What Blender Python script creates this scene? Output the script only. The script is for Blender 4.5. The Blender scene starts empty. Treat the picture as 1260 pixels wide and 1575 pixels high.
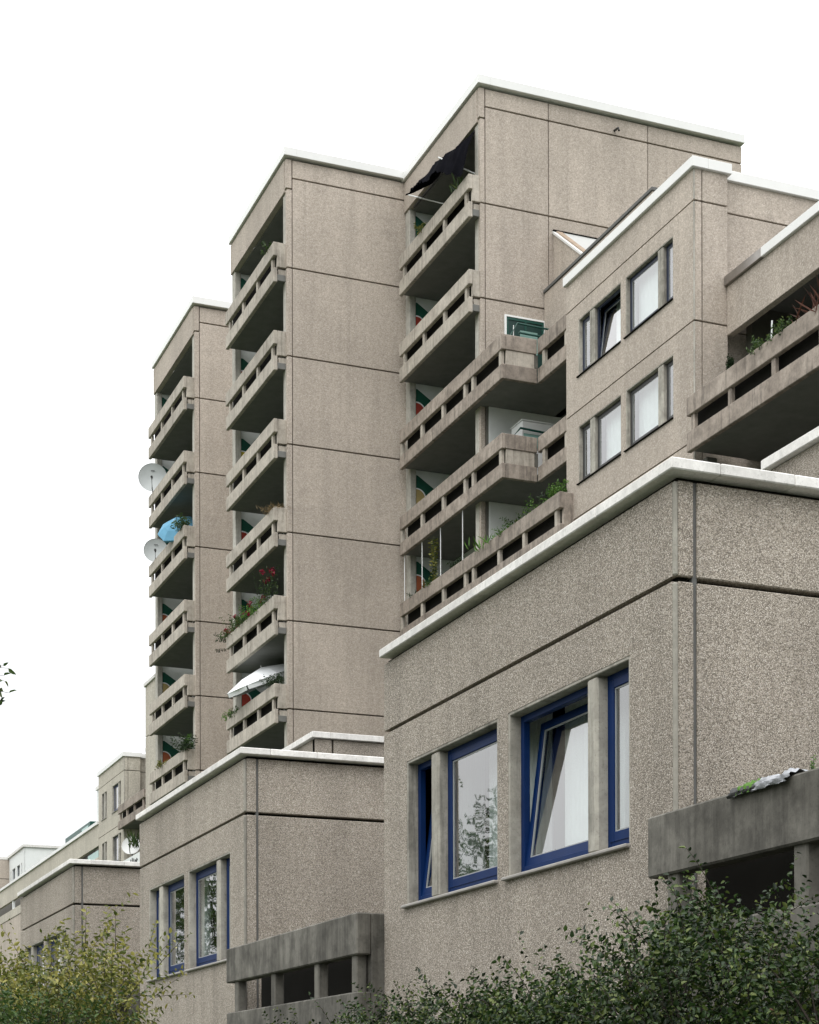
import bpy, math, random
import numpy as np
from mathutils import Vector
R = math.radians
random.seed(7); RNG = np.random.default_rng(11)
SC = bpy.context.scene

# ------------------------------------------------------------------ camera
cam_d = bpy.data.cameras.new('camera')
cam = bpy.data.objects.new('camera', cam_d)
SC.collection.objects.link(cam); SC.camera = cam
cam_d.sensor_width = 36.0; cam_d.sensor_fit = 'AUTO'
cam_d.lens = 2742.2 / 1575 * 36.0
cam_d.shift_y = (1690.8 - 787.5) / 1575
cam_d.clip_start = 0.1; cam_d.clip_end = 2000
cam.location = (0, 0, 1.6)
YAW = 0.379626
from mathutils import Matrix
cam.matrix_world = Matrix.Translation((0, 0, 1.6)) @ Matrix.Rotation(-YAW, 4, 'Z') @ Matrix.Rotation(R(90), 4, 'X') @ Matrix.Rotation(-0.002373, 4, 'Z')

# ------------------------------------------------------------------ sky, sun, exposure
SUN_EL, SUN_AZ = R(50), R(220)       # azimuth clockwise from +Y
world = bpy.data.worlds.new('World'); SC.world = world; world.use_nodes = True
nt = world.node_tree; nt.nodes.clear()
def WN(t, **k):
    n = nt.nodes.new(t)
    for a, v in k.items(): setattr(n, a, v)
    return n
sky = WN('ShaderNodeTexSky', sky_type='NISHITA', sun_disc=False, sun_elevation=SUN_EL, sun_rotation=SUN_AZ)
sky.air_density = 1.5; sky.dust_density = 5.0
hs = WN('ShaderNodeHueSaturation'); hs.inputs['Saturation'].default_value = 0.25
cn = WN('ShaderNodeTexNoise'); cn.inputs['Scale'].default_value = 2.2; cn.inputs['Detail'].default_value = 5
tc = WN('ShaderNodeTexCoord')
cr = WN('ShaderNodeValToRGB')
cr.color_ramp.elements[0].position = 0.3; cr.color_ramp.elements[0].color = (.92, .94, .96, 1)
cr.color_ramp.elements[1].position = 0.7; cr.color_ramp.elements[1].color = (1.03, 1.035, 1.04, 1)
mx = WN('ShaderNodeMixRGB'); mx.inputs[0].default_value = 0.92
bg = WN('ShaderNodeBackground'); bg.inputs['Strength'].default_value = 0.1
wo = WN('ShaderNodeOutputWorld')
L = nt.links.new
L(tc.outputs['Generated'], cn.inputs['Vector']); L(cn.outputs['Fac'], cr.inputs[0])
# overcast luminance: a third of the zenith value at the horizon, growing with the sine of the elevation
sx = WN('ShaderNodeSeparateXYZ'); L(tc.outputs['Generated'], sx.inputs[0])
mr = WN('ShaderNodeMapRange'); mr.inputs['To Min'].default_value = 8.4; mr.inputs['To Max'].default_value = 33.0
L(sx.outputs['Z'], mr.inputs['Value'])
vm = WN('ShaderNodeVectorMath', operation='SCALE'); L(cr.outputs[0], vm.inputs[0]); L(mr.outputs[0], vm.inputs['Scale'])
L(sky.outputs[0], hs.inputs['Color']); L(hs.outputs[0], mx.inputs[1]); L(vm.outputs[0], mx.inputs[2])
L(mx.outputs[0], bg.inputs['Color']); L(bg.outputs[0], wo.inputs[0])
sd = bpy.data.lights.new('sun', 'SUN'); sd.energy = 1.0; sd.angle = R(35); sd.color = (1, 0.97, 0.93)
sun = bpy.data.objects.new('sun', sd); SC.collection.objects.link(sun)
sdir = Vector((math.sin(SUN_AZ) * math.cos(SUN_EL), math.cos(SUN_AZ) * math.cos(SUN_EL), math.sin(SUN_EL)))
sun.rotation_euler = sdir.to_track_quat('Z', 'Y').to_euler(); sun.location = (-20, -20, 60)
SC.view_settings.view_transform = 'Standard'; SC.view_settings.look = 'None'
SC.view_settings.gamma = 1.0; SC.view_settings.exposure = 0.0; SC.view_settings.use_curve_mapping = False
SC.cycles.max_bounces = 8; SC.cycles.transparent_max_bounces = 16

# ------------------------------------------------------------------ materials
class Mat:
    def __init__(s, name, rough=0.9, spec=0.3):
        s.m = bpy.data.materials.new(name); s.m.use_nodes = True
        s.t = s.m.node_tree; s.b = s.t.nodes['Principled BSDF']
        s.b.inputs['Roughness'].default_value = rough
        s.b.inputs['Specular IOR Level'].default_value = spec
        s.pos = s.n('ShaderNodeNewGeometry').outputs['Position']
    def n(s, t, **k):
        x = s.t.nodes.new(t)
        for a, v in k.items(): setattr(x, a, v)
        return x
    def l(s, a, b): s.t.links.new(a, b)
    def mapped(s, scale):
        mp = s.n('ShaderNodeMapping'); mp.inputs['Scale'].default_value = scale
        s.l(s.pos, mp.inputs['Vector']); return mp.outputs[0]
    def noise(s, scale, detail=4, stretch=None, rough=0.6):
        x = s.n('ShaderNodeTexNoise'); x.inputs['Scale'].default_value = scale
        x.inputs['Detail'].default_value = detail; x.inputs['Roughness'].default_value = rough
        s.l(s.mapped(stretch) if stretch else s.pos, x.inputs['Vector']); return x.outputs['Fac']
    def vor(s, scale):
        x = s.n('ShaderNodeTexVoronoi'); x.inputs['Scale'].default_value = scale
        s.l(s.pos, x.inputs['Vector']); return x
    def ramp(s, fac, stops, interp='LINEAR'):
        x = s.n('ShaderNodeValToRGB'); x.color_ramp.interpolation = interp
        e = x.color_ramp.elements
        while len(e) < len(stops): e.new(0.5)
        for q, (p, c) in zip(e, stops):
            q.position = p; q.color = (c, c, c, 1) if isinstance(c, (int, float)) else (*c, 1)
        s.l(fac, x.inputs[0]); return x.outputs[0]
    def mix(s, a, b, fac=1.0, mode='MULTIPLY'):
        x = s.n('ShaderNodeMixRGB', blend_type=mode)
        x.inputs[0].default_value = fac
        for sock, v in ((x.inputs[1], a), (x.inputs[2], b)):
            if isinstance(v, (int, float)): sock.default_value = (v, v, v, 1)
            elif isinstance(v, tuple): sock.default_value = (*v, 1)
            else: s.l(v, sock)
        return x.outputs[0]
    def col(s, c):
        if isinstance(c, tuple): s.b.inputs['Base Color'].default_value = (*c, 1)
        else: s.l(c, s.b.inputs['Base Color'])
    def bump(s, h, strength=0.5, dist=0.01):
        x = s.n('ShaderNodeBump'); x.inputs['Strength'].default_value = strength; x.inputs['Distance'].default_value = dist
        s.l(h, x.inputs['Height']); s.l(x.outputs[0], s.b.inputs['Normal'])
def aggregate(name, scale, tint=(1, 1, 1), contrast=1.0, bump=0.9, dirt=0.5, mottle=.8, gap=.5):
    m = Mat(name, 0.93, 0.2)
    v = m.vor(scale)
    sep = m.n('ShaderNodeSeparateColor'); m.l(v.outputs['Color'], sep.inputs[0])
    c = lambda x: tuple(w + (q - w) * contrast for q, w in zip(x, (.45, .415, .365)))
    peb = m.ramp(sep.outputs[0], [(0.0, c((.20, .18, .15))), (.2, c((.34, .31, .265))), (.45, c((.45, .415, .36))), (.72, c((.53, .485, .43))), (.93, c((.62, .58, .53))), (1, c((.80, .77, .72)))])
    edge = m.ramp(v.outputs['Distance'], [(0.3, 1.0), (0.8, gap)])
    a = m.mix(peb, edge, 1.0)
    a = m.mix(a, m.ramp(m.noise(scale * .3, 3), [(.3, .82), (.7, 1.16)]), mottle)
    a = m.mix(a, m.ramp(m.noise(0.45, 5), [(.3, .88), (.7, 1.08)]), 1.0)
    a = m.mix(a, m.ramp(m.noise(1.0, 4, (2.2, 2.2, .18)), [(.35, .82), (.6, 1.03)]), dirt)
    a = m.mix(a, m.ramp(m.noise(1.0, 6, (5.5, 5.5, .12), .7), [(.30, .72), (.42, 1.0)]), dirt * .9)
    a = m.mix(a, m.ramp(m.noise(.9, 7, None, .72), [(.56, 1.0), (.68, .86)]), 1.0)
    oi = m.n('ShaderNodeObjectInfo')
    a = m.mix(a, m.ramp(oi.outputs['Random'], [(0, .94), (1, 1.05)]), 1.0)
    a = m.mix(a, tint, 1.0)
    m.col(a)
    m.bump(m.ramp(v.outputs['Distance'], [(0.0, 1.0), (0.8, 0.0)]), bump, 0.45 / scale)
    return m.m
def concrete(name, base, dark, stain=0.6, warm=0.0, sharp=0.5, blotch=.35):
    m = Mat(name, 0.88, 0.25)
    a = m.ramp(m.noise(1.3, 6), [(.28, dark), (.68, base)])
    st = m.ramp(m.noise(2.0, 7, (3.2, 3.2, .22), .75), [(.38, .38), (.38 + .22 * sharp, 1.0)])
    a = m.mix(a, st, stain)
    a = m.mix(a, m.ramp(m.noise(3.6, 7, None, .7), [(.40, .55), (.56, 1.0)]), blotch)
    a = m.mix(a, m.ramp(m.noise(11, 6, None, .7), [(.3, .82), (.7, 1.12)]), .9)
    sp = m.ramp(m.noise(45, 3), [(.58, 1.0), (.68, .6)])
    a = m.mix(a, sp, .5)
    oi = m.n('ShaderNodeObjectInfo')
    a = m.mix(a, m.ramp(oi.outputs['Random'], [(0, .9), (1, 1.1)]), 1.0)
    m.col(a); m.bump(m.noise(60, 4), .25, .004)
    return m.m
def plain(name, c, rough=0.5, var=0.12, spec=0.4, metal=0.0, scale=3):
    m = Mat(name, rough, spec)
    a = m.mix(c, m.ramp(m.noise(scale, 5), [(.3, 1 - var), (.7, 1 + var * .5)]), 1.0)
    m.col(a); m.b.inputs['Metallic'].default_value = metal
    return m.m
def leaf_mat(name, cols, rough=0.45, trans=0.25):
    m = Mat(name, rough, 0.35)
    g = m.n('ShaderNodeNewGeometry')
    n = len(cols)
    a = m.ramp(g.outputs['Random Per Island'], [(i / (n - 1), c) for i, c in enumerate(cols)])
    a = m.mix(a, m.ramp(m.noise(1.6, 3), [(.3, .72), (.7, 1.2)]), 1.0)
    m.col(a)
    t = m.n('ShaderNodeBsdfTranslucent'); m.l(a, t.inputs['Color'])
    mixn = m.n('ShaderNodeMixShader'); mixn.inputs[0].default_value = trans
    out = m.t.nodes['Material Output']
    m.l(m.b.outputs[0], mixn.inputs[1]); m.l(t.outputs[0], mixn.inputs[2]); m.l(mixn.outputs[0], out.inputs[0])
    return m.m
def glass_mat(name, ior=2.15, tint=(.93, .96, .95)):
    m = bpy.data.materials.new(name); m.use_nodes = True; t = m.node_tree; t.nodes.clear()
    o = t.nodes.new('ShaderNodeOutputMaterial'); g = t.nodes.new('ShaderNodeBsdfGlossy'); g.inputs['Roughness'].default_value = 0.015
    tr = t.nodes.new('ShaderNodeBsdfTransparent'); tr.inputs[0].default_value = (*tint, 1)
    f = t.nodes.new('ShaderNodeFresnel'); f.inputs['IOR'].default_value = ior
    # slight waviness of the panes
    geo = t.nodes.new('ShaderNodeNewGeometry'); ns = t.nodes.new('ShaderNodeTexNoise'); ns.inputs['Scale'].default_value = 1.5
    bp = t.nodes.new('ShaderNodeBump'); bp.inputs['Strength'].default_value = .12; bp.inputs['Distance'].default_value = .02
    t.links.new(geo.outputs['Position'], ns.inputs['Vector']); t.links.new(ns.outputs['Fac'], bp.inputs['Height']); t.links.new(bp.outputs[0], g.inputs['Normal'])
    mx = t.nodes.new('ShaderNodeMixShader')
    inv = t.nodes.new('ShaderNodeMath'); inv.operation = 'SUBTRACT'; inv.inputs[0].default_value = 1.0
    mul = t.nodes.new('ShaderNodeMath'); mul.operation = 'MULTIPLY'
    t.links.new(geo.outputs['Backfacing'], inv.inputs[1]); t.links.new(inv.outputs[0], mul.inputs[0]); t.links.new(f.outputs[0], mul.inputs[1])
    m2 = t.nodes.new('ShaderNodeMath'); m2.operation = 'MULTIPLY'; m2.use_clamp = True; m2.inputs[1].default_value = 2.1   # both panes of the double glazing
    t.links.new(mul.outputs[0], m2.inputs[0]); t.links.new(m2.outputs[0], mx.inputs[0]); t.links.new(tr.outputs[0], mx.inputs[1]); t.links.new(g.outputs[0], mx.inputs[2]); t.links.new(mx.outputs[0], o.inputs[0])
    return m
M = dict(
    agg_near=aggregate('pebble_concrete_near', 118, (1.0, .965, .93), .85, .9, .75, .5, .42),
    agg_far=aggregate('pebble_concrete_far', 34, (1.07, 1.015, .99), .30, .25, .55, .4, .8),
    agg_pale=aggregate('pebble_concrete_pale', 24, (1.12, 1.13, 1.09), .3, .3, .5, .4, .85),
    smooth=concrete('smooth_concrete', (.52, .50, .45), (.42, .40, .35), .4),
    beam=concrete('balcony_beam_concrete', (.52, .475, .41), (.38, .34, .29), .5),
    dirty_post=concrete('stained_post_concrete', (.20, .19, .165), (.10, .095, .082), .6),
    terrace=concrete('stained_terrace_concrete', (.40, .345, .295), (.26, .22, .185), .6, blotch=.6),
    strip=concrete('worn_corner_concrete', (.36, .345, .30), (.27, .255, .22), .4),
    dirty=concrete('dirty_parapet_concrete', (.21, .20, .175), (.085, .08, .068), .6, sharp=.8, blotch=.8),
    reveal=concrete('window_surround_concrete', (.46, .44, .385), (.31, .29, .25), .6, blotch=.5),
    joint_and_shade=plain('joint_filler_and_shade', (.014, .013, .011), .95, spec=.1),  # dark joints; the same black also paints shade behind balcony slots
    sealant=plain('grey_joint_sealant', (.12, .12, .115), .8),
    coping=plain('white_coping_metal', (.75, .75, .735), .38, .05, scale=1.2),
    coping_near=concrete('weathered_white_coping_metal', (.80, .785, .755), (.69, .67, .64), .16, blotch=.10),
    steel=plain('bare_coping_steel', (.33, .31, .29), .3, .2, metal=.8),
    roofing=plain('grey_roofing_felt', (.16, .16, .15), .95),
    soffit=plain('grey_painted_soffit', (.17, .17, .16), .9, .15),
    plaster=plain('white_plaster', (.70, .72, .71), .85, .06),
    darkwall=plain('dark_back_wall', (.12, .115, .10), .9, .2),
    blue=plain('blue_window_paint', (.003, .020, .088), .45, .15, spec=.12),
    navy=plain('dark_blue_window_paint', (.016, .024, .05), .35, .15),
    brown=plain('dark_window_paint', (.045, .045, .045), .45, .2),
    whitef=plain('white_frame_paint', (.78, .79, .78), .4, .04),
    gasket=plain('window_gasket', (.30, .31, .31), .5, .1),
    sill=plain('weathered_metal_sill', (.30, .285, .26), .5, .2),
    glass=glass_mat('window_glass'),
    curtain=plain('white_net_curtain', (.80, .83, .83), .9, .05),
    curtain_grey=plain('grey_green_curtain', (.34, .38, .36), .9, .1),
    green=plain('green_mural_paint', (.008, .085, .055), .7, .15),
    red=plain('red_mural_paint', (.33, .04, .025), .7, .12),
    yellow=plain('yellow_mural_paint', (.55, .45, .05), .7, .1),
    ochre=plain('ochre_mural_paint', (.42, .32, .13), .7, .1),
    orange=plain('orange_mural_paint', (.36, .10, .04), .7, .1),
    rail=plain('green_rail_paint', (.006, .06, .045), .4, .1),
    greyc=plain('pale_grey_cloth', (.34, .35, .37), .9, .35, scale=25),
    darkgreen=plain('dark_green_door_paint', (.006, .035, .03), .4, .15),
    black=plain('black_cloth', (.005, .005, .007), 1.0, .4, spec=.02),
    whitec=plain('white_cloth', (.82, .84, .85), .8, .05),
    bluec=plain('light_blue_cloth', (.11, .30, .44), .75, .1),
    dish=plain('pale_grey_dish_paint', (.52, .55, .55), .45, .06),
    darkmetal=plain('dark_metal', (.03, .03, .03), .5, .2),
    steelrod=plain('pale_metal_rod', (.7, .71, .7), .4, .1),
    bark=plain('dark_bark', (.045, .036, .028), .95, .3, scale=20),
    terracotta=plain('terracotta', (.30, .12, .07), .85, .15),
    greenglass=plain('pale_green_glass_panel', (.25, .42, .38), .2, .1),
    lime=plain('lime_stripe_cloth', (.07, .16, .02), .8, .1),
    wood=plain('orange_brown_wood_trim', (.34, .26, .19), .7, .2),
)
M['leaf_hedge'] = leaf_mat('hedge_leaves', [(.006, .015, .004), (.012, .030, .006), (.022, .050, .009), (.048, .085, .016), (.13, .16, .04)], .5, .15)
M['leaf_tip'] = leaf_mat('young_shoot_leaves', [(.05, .10, .02), (.09, .15, .03), (.22, .10, .08), (.10, .16, .04)], .4, .25)
M['leaf_yellow'] = leaf_mat('yellow_green_leaves', [(.05, .075, .015), (.13, .15, .03), (.24, .24, .055), (.36, .33, .09)], .45, .3)
M['leaf_mid'] = leaf_mat('mid_green_leaves', [(.02, .05, .012), (.045, .09, .02), (.07, .12, .03), (.10, .13, .03)], .45, .3)
M['leaf_bright'] = leaf_mat('bright_green_leaves', [(.06, .15, .02), (.11, .24, .04), (.17, .30, .06)], .45, .3)
M['leaf_dark'] = leaf_mat('dark_green_leaves', [(.012, .03, .012), (.03, .06, .02), (.05, .08, .03)], .5, .2)
M['petal'] = leaf_mat('crimson_petals', [(.18, .006, .02), (.30, .012, .04), (.22, .01, .05)], .6, .2)
M['dry'] = leaf_mat('dry_grass_blades', [(.20, .14, .07), (.26, .19, .10), (.13, .10, .05)], .8, .2)
M['rust'] = leaf_mat('rust_red_blades', [(.09, .035, .025), (.13, .055, .035), (.06, .035, .025)], .8, .2)
def ground_material():
    m = Mat('grass_ground', .95, .1)
    a = m.ramp(m.noise(3, 6), [(.3, (.025, .045, .015)), (.7, (.06, .085, .03))])
    m.col(a); m.bump(m.noise(30, 5), .6, .05); return m.m
def paving_material():
    m = Mat('paving', .9, .3)
    a = m.mix((.16, .155, .145), m.ramp(m.noise(4, 6), [(.3, .8), (.7, 1.1)]), 1.0)
    m.col(a); return m.m
M['grass'] = ground_material(); M['paving'] = paving_material()

# ------------------------------------------------------------------ mesh helpers
class MB:
    def __init__(s): s.v = []; s.f = []
    def add(s, vs, fs):
        o = len(s.v); s.v += [tuple(p) for p in vs]; s.f += [tuple(o + i for i in f) for f in fs]; return s
    def box(s, x0, x1, y0, y1, z0, z1, c=0.0):
        if x1 < x0: x0, x1 = x1, x0
        if y1 < y0: y0, y1 = y1, y0
        if z1 < z0: z0, z1 = z1, z0
        if c <= 0:
            return s.add([(x0,y0,z0),(x1,y0,z0),(x1,y1,z0),(x0,y1,z0),(x0,y0,z1),(x1,y0,z1),(x1,y1,z1),(x0,y1,z1)],
                  [(0,3,2,1),(4,5,6,7),(0,1,5,4),(1,2,6,5),(2,3,7,6),(3,0,4,7)])
        c = min(c, (x1-x0)*.45, (y1-y0)*.45, (z1-z0)*.45)
        X = (x0, x1); Y = (y0, y1); Z = (z0, z1); vs = []; idx = {}
        for i in (0,1):
            for j in (0,1):
                for k in (0,1):
                    sx, sy, sz = 1-2*i, 1-2*j, 1-2*k
                    for a in range(3):
                        p = [X[i]+sx*c, Y[j]+sy*c, Z[k]+sz*c]; p[a] = (X[i], Y[j], Z[k])[a]
                        idx[i,j,k,a] = len(vs); vs.append(tuple(p))
        fs = []
        for a in range(3):
            b, d = [(1,2),(2,0),(0,1)][a]
            for s0 in (0,1):
                q = []
                for (u, w) in ((0,0),(1,0),(1,1),(0,1)):
                    t = [0,0,0]; t[a]=s0; t[b]=u; t[d]=w; q.append(idx[t[0],t[1],t[2],a])
                fs.append(q if s0 else q[::-1])
        cx, cy, cz = (x0+x1)/2, (y0+y1)/2, (z0+z1)/2
        def orient(q):
            p = [Vector(vs[i]) for i in q]; n = (p[1]-p[0]).cross(p[2]-p[0])
            m = sum(p, Vector())/len(p) - Vector((cx,cy,cz))
            return q if n.dot(m) > 0 else q[::-1]
        for a in range(3):
            b, d = [(1,2),(2,0),(0,1)][a]
            for u in (0,1):
                for w in (0,1):
                    t0=[0,0,0]; t1=[0,0,0]; t0[a]=0; t1[a]=1; t0[b]=t1[b]=u; t0[d]=t1[d]=w
                    fs.append(orient([idx[(*t0,b)], idx[(*t1,b)], idx[(*t1,d)], idx[(*t0,d)]]))
        for i in (0,1):
            for j in (0,1):
                for k in (0,1): fs.append(orient([idx[i,j,k,0], idx[i,j,k,1], idx[i,j,k,2]]))
        return s.add(vs, fs)
    def grid(s, us, vs, solid, fn, t):
        """panel with holes: fn(u,v,w) -> xyz with w=0 the front and w=-t the back"""
        nu, nv = len(us)-1, len(vs)-1
        ok = lambda i, j: 0 <= i < nu and 0 <= j < nv and solid(i, j)
        def quad(a, b, c, d): s.add([fn(*a), fn(*b), fn(*c), fn(*d)], [(0,1,2,3)])
        for i in range(nu):
            for j in range(nv):
                if not ok(i, j): continue
                u0,u1,v0,v1 = us[i],us[i+1],vs[j],vs[j+1]
                quad((u0,v0,0),(u0,v1,0),(u1,v1,0),(u1,v0,0)); quad((u0,v0,-t),(u1,v0,-t),(u1,v1,-t),(u0,v1,-t))
                if not ok(i-1,j): quad((u0,v0,0),(u0,v0,-t),(u0,v1,-t),(u0,v1,0))
                if not ok(i+1,j): quad((u1,v0,0),(u1,v1,0),(u1,v1,-t),(u1,v0,-t))
                if not ok(i,j-1): quad((u0,v0,0),(u1,v0,0),(u1,v0,-t),(u0,v0,-t))
                if not ok(i,j+1): quad((u0,v1,0),(u0,v1,-t),(u1,v1,-t),(u1,v1,0))
        return s
    def tube(s, pts, r, n=6, r1=None):
        pts = [Vector(p) for p in pts]; k = len(pts); rings = []
        for i, p in enumerate(pts):
            d = (pts[min(i+1,k-1)] - pts[max(i-1,0)]).normalized()
            a = d.orthogonal().normalized(); b = d.cross(a)
            rr = r if r1 is None else r + (r1-r)*i/(k-1)
            rings.append([p + (a*math.cos(2*math.pi*q/n) + b*math.sin(2*math.pi*q/n))*rr for q in range(n)])
        vs = [v for rg in rings for v in rg]; fs = []
        for i in range(k-1):
            for q in range(n):
                fs.append((i*n+q, i*n+(q+1)%n, (i+1)*n+(q+1)%n, (i+1)*n+q))
        fs.append(tuple(range(n))[::-1]); fs.append(tuple((k-1)*n+q for q in range(n)))
        return s.add(vs, fs)
    def prism(s, poly, y0, y1):
        """poly in (x,z), extruded along y"""
        n = len(poly)
        vs = [(x, y0, z) for x, z in poly] + [(x, y1, z) for x, z in poly]
        return s.add(vs, [tuple(range(n)), tuple(range(n, 2*n))[::-1]] + [(i, (i+1)%n, n+(i+1)%n, n+i) for i in range(n)])
    def lathe(s, prof, c, axis=(0,0,1), n=20):
        ax = Vector(axis).normalized(); a = ax.orthogonal().normalized(); b = ax.cross(a); c = Vector(c)
        vs = []; k = len(prof)
        for r, h in prof:
            for q in range(n): vs.append(c + ax*h + (a*math.cos(2*math.pi*q/n) + b*math.sin(2*math.pi*q/n))*r)
        fs = [(i*n+q, i*n+(q+1)%n, (i+1)*n+(q+1)%n, (i+1)*n+q) for i in range(k-1) for q in range(n)]
        return s.add(vs, fs)
ORG = {}
COL = SC.collection
def mk(name, mb, mat, parent=None, label=None, kind=None, org=None, smooth=False):
    o0 = ORG.get(parent.name, (0,0,0)) if parent else (org or (0,0,0))
    me = bpy.data.meshes.new(name)
    if isinstance(mb, MB): v = [(p[0]-o0[0], p[1]-o0[1], p[2]-o0[2]) for p in mb.v]; f = mb.f
    else: v, f = mb; v = (v - np.array(o0)).tolist(); 
    me.from_pydata(v, [], f); me.materials.append(M[mat]); me.update()
    if smooth:
        for p in me.polygons: p.use_smooth = True
    o = bpy.data.objects.new(name, me); COL.objects.link(o)
    if parent: o.parent = parent; ORG[o.name] = o0
    else: o.location = o0; ORG[o.name] = o0
    if label: o['label'] = label
    if kind: o['kind'] = kind
    return o
def thing(name, label, cat, loc, group=None):
    o = bpy.data.objects.new(name, None); COL.objects.link(o); o.location = loc; o.empty_display_size = .2
    ORG[o.name] = tuple(loc); o['label'] = label; o['category'] = cat
    if group: o['group'] = group
    return o
def tag(o, label, cat, group=None):
    o['label'] = label; o['category'] = cat
    if group: o['group'] = group
    return o
def fast(name, V, F, mat, parent=None, kind=None, smooth=False):
    """numpy mesh, F of equal-length faces"""
    o0 = ORG.get(parent.name, (0,0,0)) if parent else (0,0,0)
    me = bpy.data.meshes.new(name); k = F.shape[1]
    me.vertices.add(len(V)); me.vertices.foreach_set('co', (V - np.array(o0)).astype(np.float32).ravel())
    me.loops.add(F.size); me.loops.foreach_set('vertex_index', F.astype(np.int32).ravel())
    me.polygons.add(len(F)); me.polygons.foreach_set('loop_start', (np.arange(len(F))*k).astype(np.int32))
    me.polygons.foreach_set('loop_total', np.full(len(F), k, dtype=np.int32))
    me.update(calc_edges=True); me.materials.append(M[mat])
    o = bpy.data.objects.new(name, me); COL.objects.link(o)
    if parent: o.parent = parent; ORG[o.name] = o0
    if kind: o['kind'] = kind
    return o
fA = lambda X: (lambda u, v, w: (X - w, u, v))          # facade facing -X, u = y, v = z
fB = lambda Y: (lambda u, v, w: (u, Y - w, v))          # facade facing -Y, u = x, v = z
def panelA(root, mat, X, y0, y1, z0, z1, t=.14, holes=(), name='wall_panel'):
    ys = sorted({y0, y1, *[h[0] for h in holes], *[h[1] for h in holes]}); zs = sorted({z0, z1, *[h[2] for h in holes], *[h[3] for h in holes]})
    def solid(i, j):
        cy, cz = (ys[i]+ys[i+1])/2, (zs[j]+zs[j+1])/2
        return not any(h[0] < cy < h[1] and h[2] < cz < h[3] for h in holes)
    return mk(name, MB().grid(ys, zs, solid, fA(X), t), mat, root)
def panelB(root, mat, Y, x0, x1, z0, z1, t=.14, name='wall_panel'):
    return mk(name, MB().box(x0, x1, Y, Y+t, z0, z1, .008), mat, root)

# ------------------------------------------------------------------ windows in A-facing walls
def window(root, X, y0, y1, z0, z1, frame='blue', tilt=False, rec=.11, fw=.06, sw=.068):
    """one opening light: fixed frame > sash, pane, handle; recess rec behind the facade"""
    f = MB(); xf, xb = X+rec, X+rec+.06
    f.box(xf, xb, y0, y0+fw, z0, z1, .004); f.box(xf, xb, y1-fw, y1, z0, z1, .004)
    f.box(xf, xb, y0+fw, y1-fw, z0, z0+fw+.02, .004); f.box(xf, xb, y0+fw, y1-fw, z1-fw, z1, .004)
    w = mk('window', f, frame, root)
    a0, a1, b0, b1 = y0+fw-.012, y1-fw+.012, z0+fw+.012, z1-fw+.012
    def tl(mb):
        if not tilt: return mb
        an = R(7.2); out = []
        for x, y, z in mb.v:
            dx, dz = x-(xf+.03), z-b0
            out.append((xf+.03 + dx*math.cos(an) + dz*math.sin(an), y, b0 + dz*math.cos(an) - dx*math.sin(an)))
        mb.v = out; return mb
    s = MB(); xs, xe = xf-.008, xf+.05
    if tilt: xs, xe = xf+.012, xf+.07
    s.box(xs, xe, a0, a0+sw, b0, b1, .005); s.box(xs, xe, a1-sw, a1, b0, b1, .005)
    s.box(xs, xe, a0+sw, a1-sw, b0, b0+sw+.01, .005); s.box(xs, xe, a0+sw, a1-sw, b1-sw, b1, .005)
    mk('sash', tl(s), frame, w)
    g = MB(); e = .012; c0, c1, d0, d1 = a0+sw, a1-sw, b0+sw+.01, b1-sw
    for (p, q, r_, t_) in ((c0, c0+e, d0, d1), (c1-e, c1, d0, d1), (c0+e, c1-e, d0, d0+e), (c0+e, c1-e, d1-e, d1)):
        g.box(xs+.012, xs+.03, p, q, r_, t_)
    mk('gasket', tl(g), 'gasket', w)
    p = MB().box(xs+.018, xs+.024, c0+.004, c1-.004, d0+.004, d1-.004)
    mk('pane', tl(p), 'glass', w)
    return w
def curtain(label, x, y0, y1, z0, z1, mat='curtain', amp=.022, waves=14, group=None):
    n = int(waves*6); V = []; ph = random.random()*6
    for i in range(n+1):
        y = y0 + (y1-y0)*i/n
        d = amp*math.sin(ph + i/6*2*math.pi + .7*math.sin(i*.37)) 
        V += [(x+d, y, z0), (x+d*.8, y, z1)]
    f = [(2*i, 2*i+1, 2*i+3, 2*i+2) for i in range(n)]
    mb = MB().add(V, f)
    o = mk('curtain', mb, mat, org=(x, y0, z0), smooth=True); tag(o, label, 'curtain', group); return o
def surround(root, X, y0, y1, z0, z1, mullions, t=.13, mat='reveal', sill_mat='sill'):
    """smooth concrete lining, rounded mullions and metal ledge of one opening"""
    s = MB()
    s.box(X+.004, X+t, y1-.028, y1+.01, z0, z1, .006); s.box(X+.004, X+t, y0-.01, y0+.028, z0, z1, .006)
    s.box(X+.004, X+t, y0+.028, y1-.028, z1-.028, z1+.01, .006)
    mk('window_surround', s, mat, root)
    for (a, b) in mullions:
        mk('mullion', MB().box(X+.010, X+t+.02, a, b, z0, z1-.028, .022), mat, root)
    mk('window_sill', MB().box(X-.045, X+t, y0-.0, y1+.06, z0-.035, z0-.004, .008), sill_mat, root)

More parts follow.
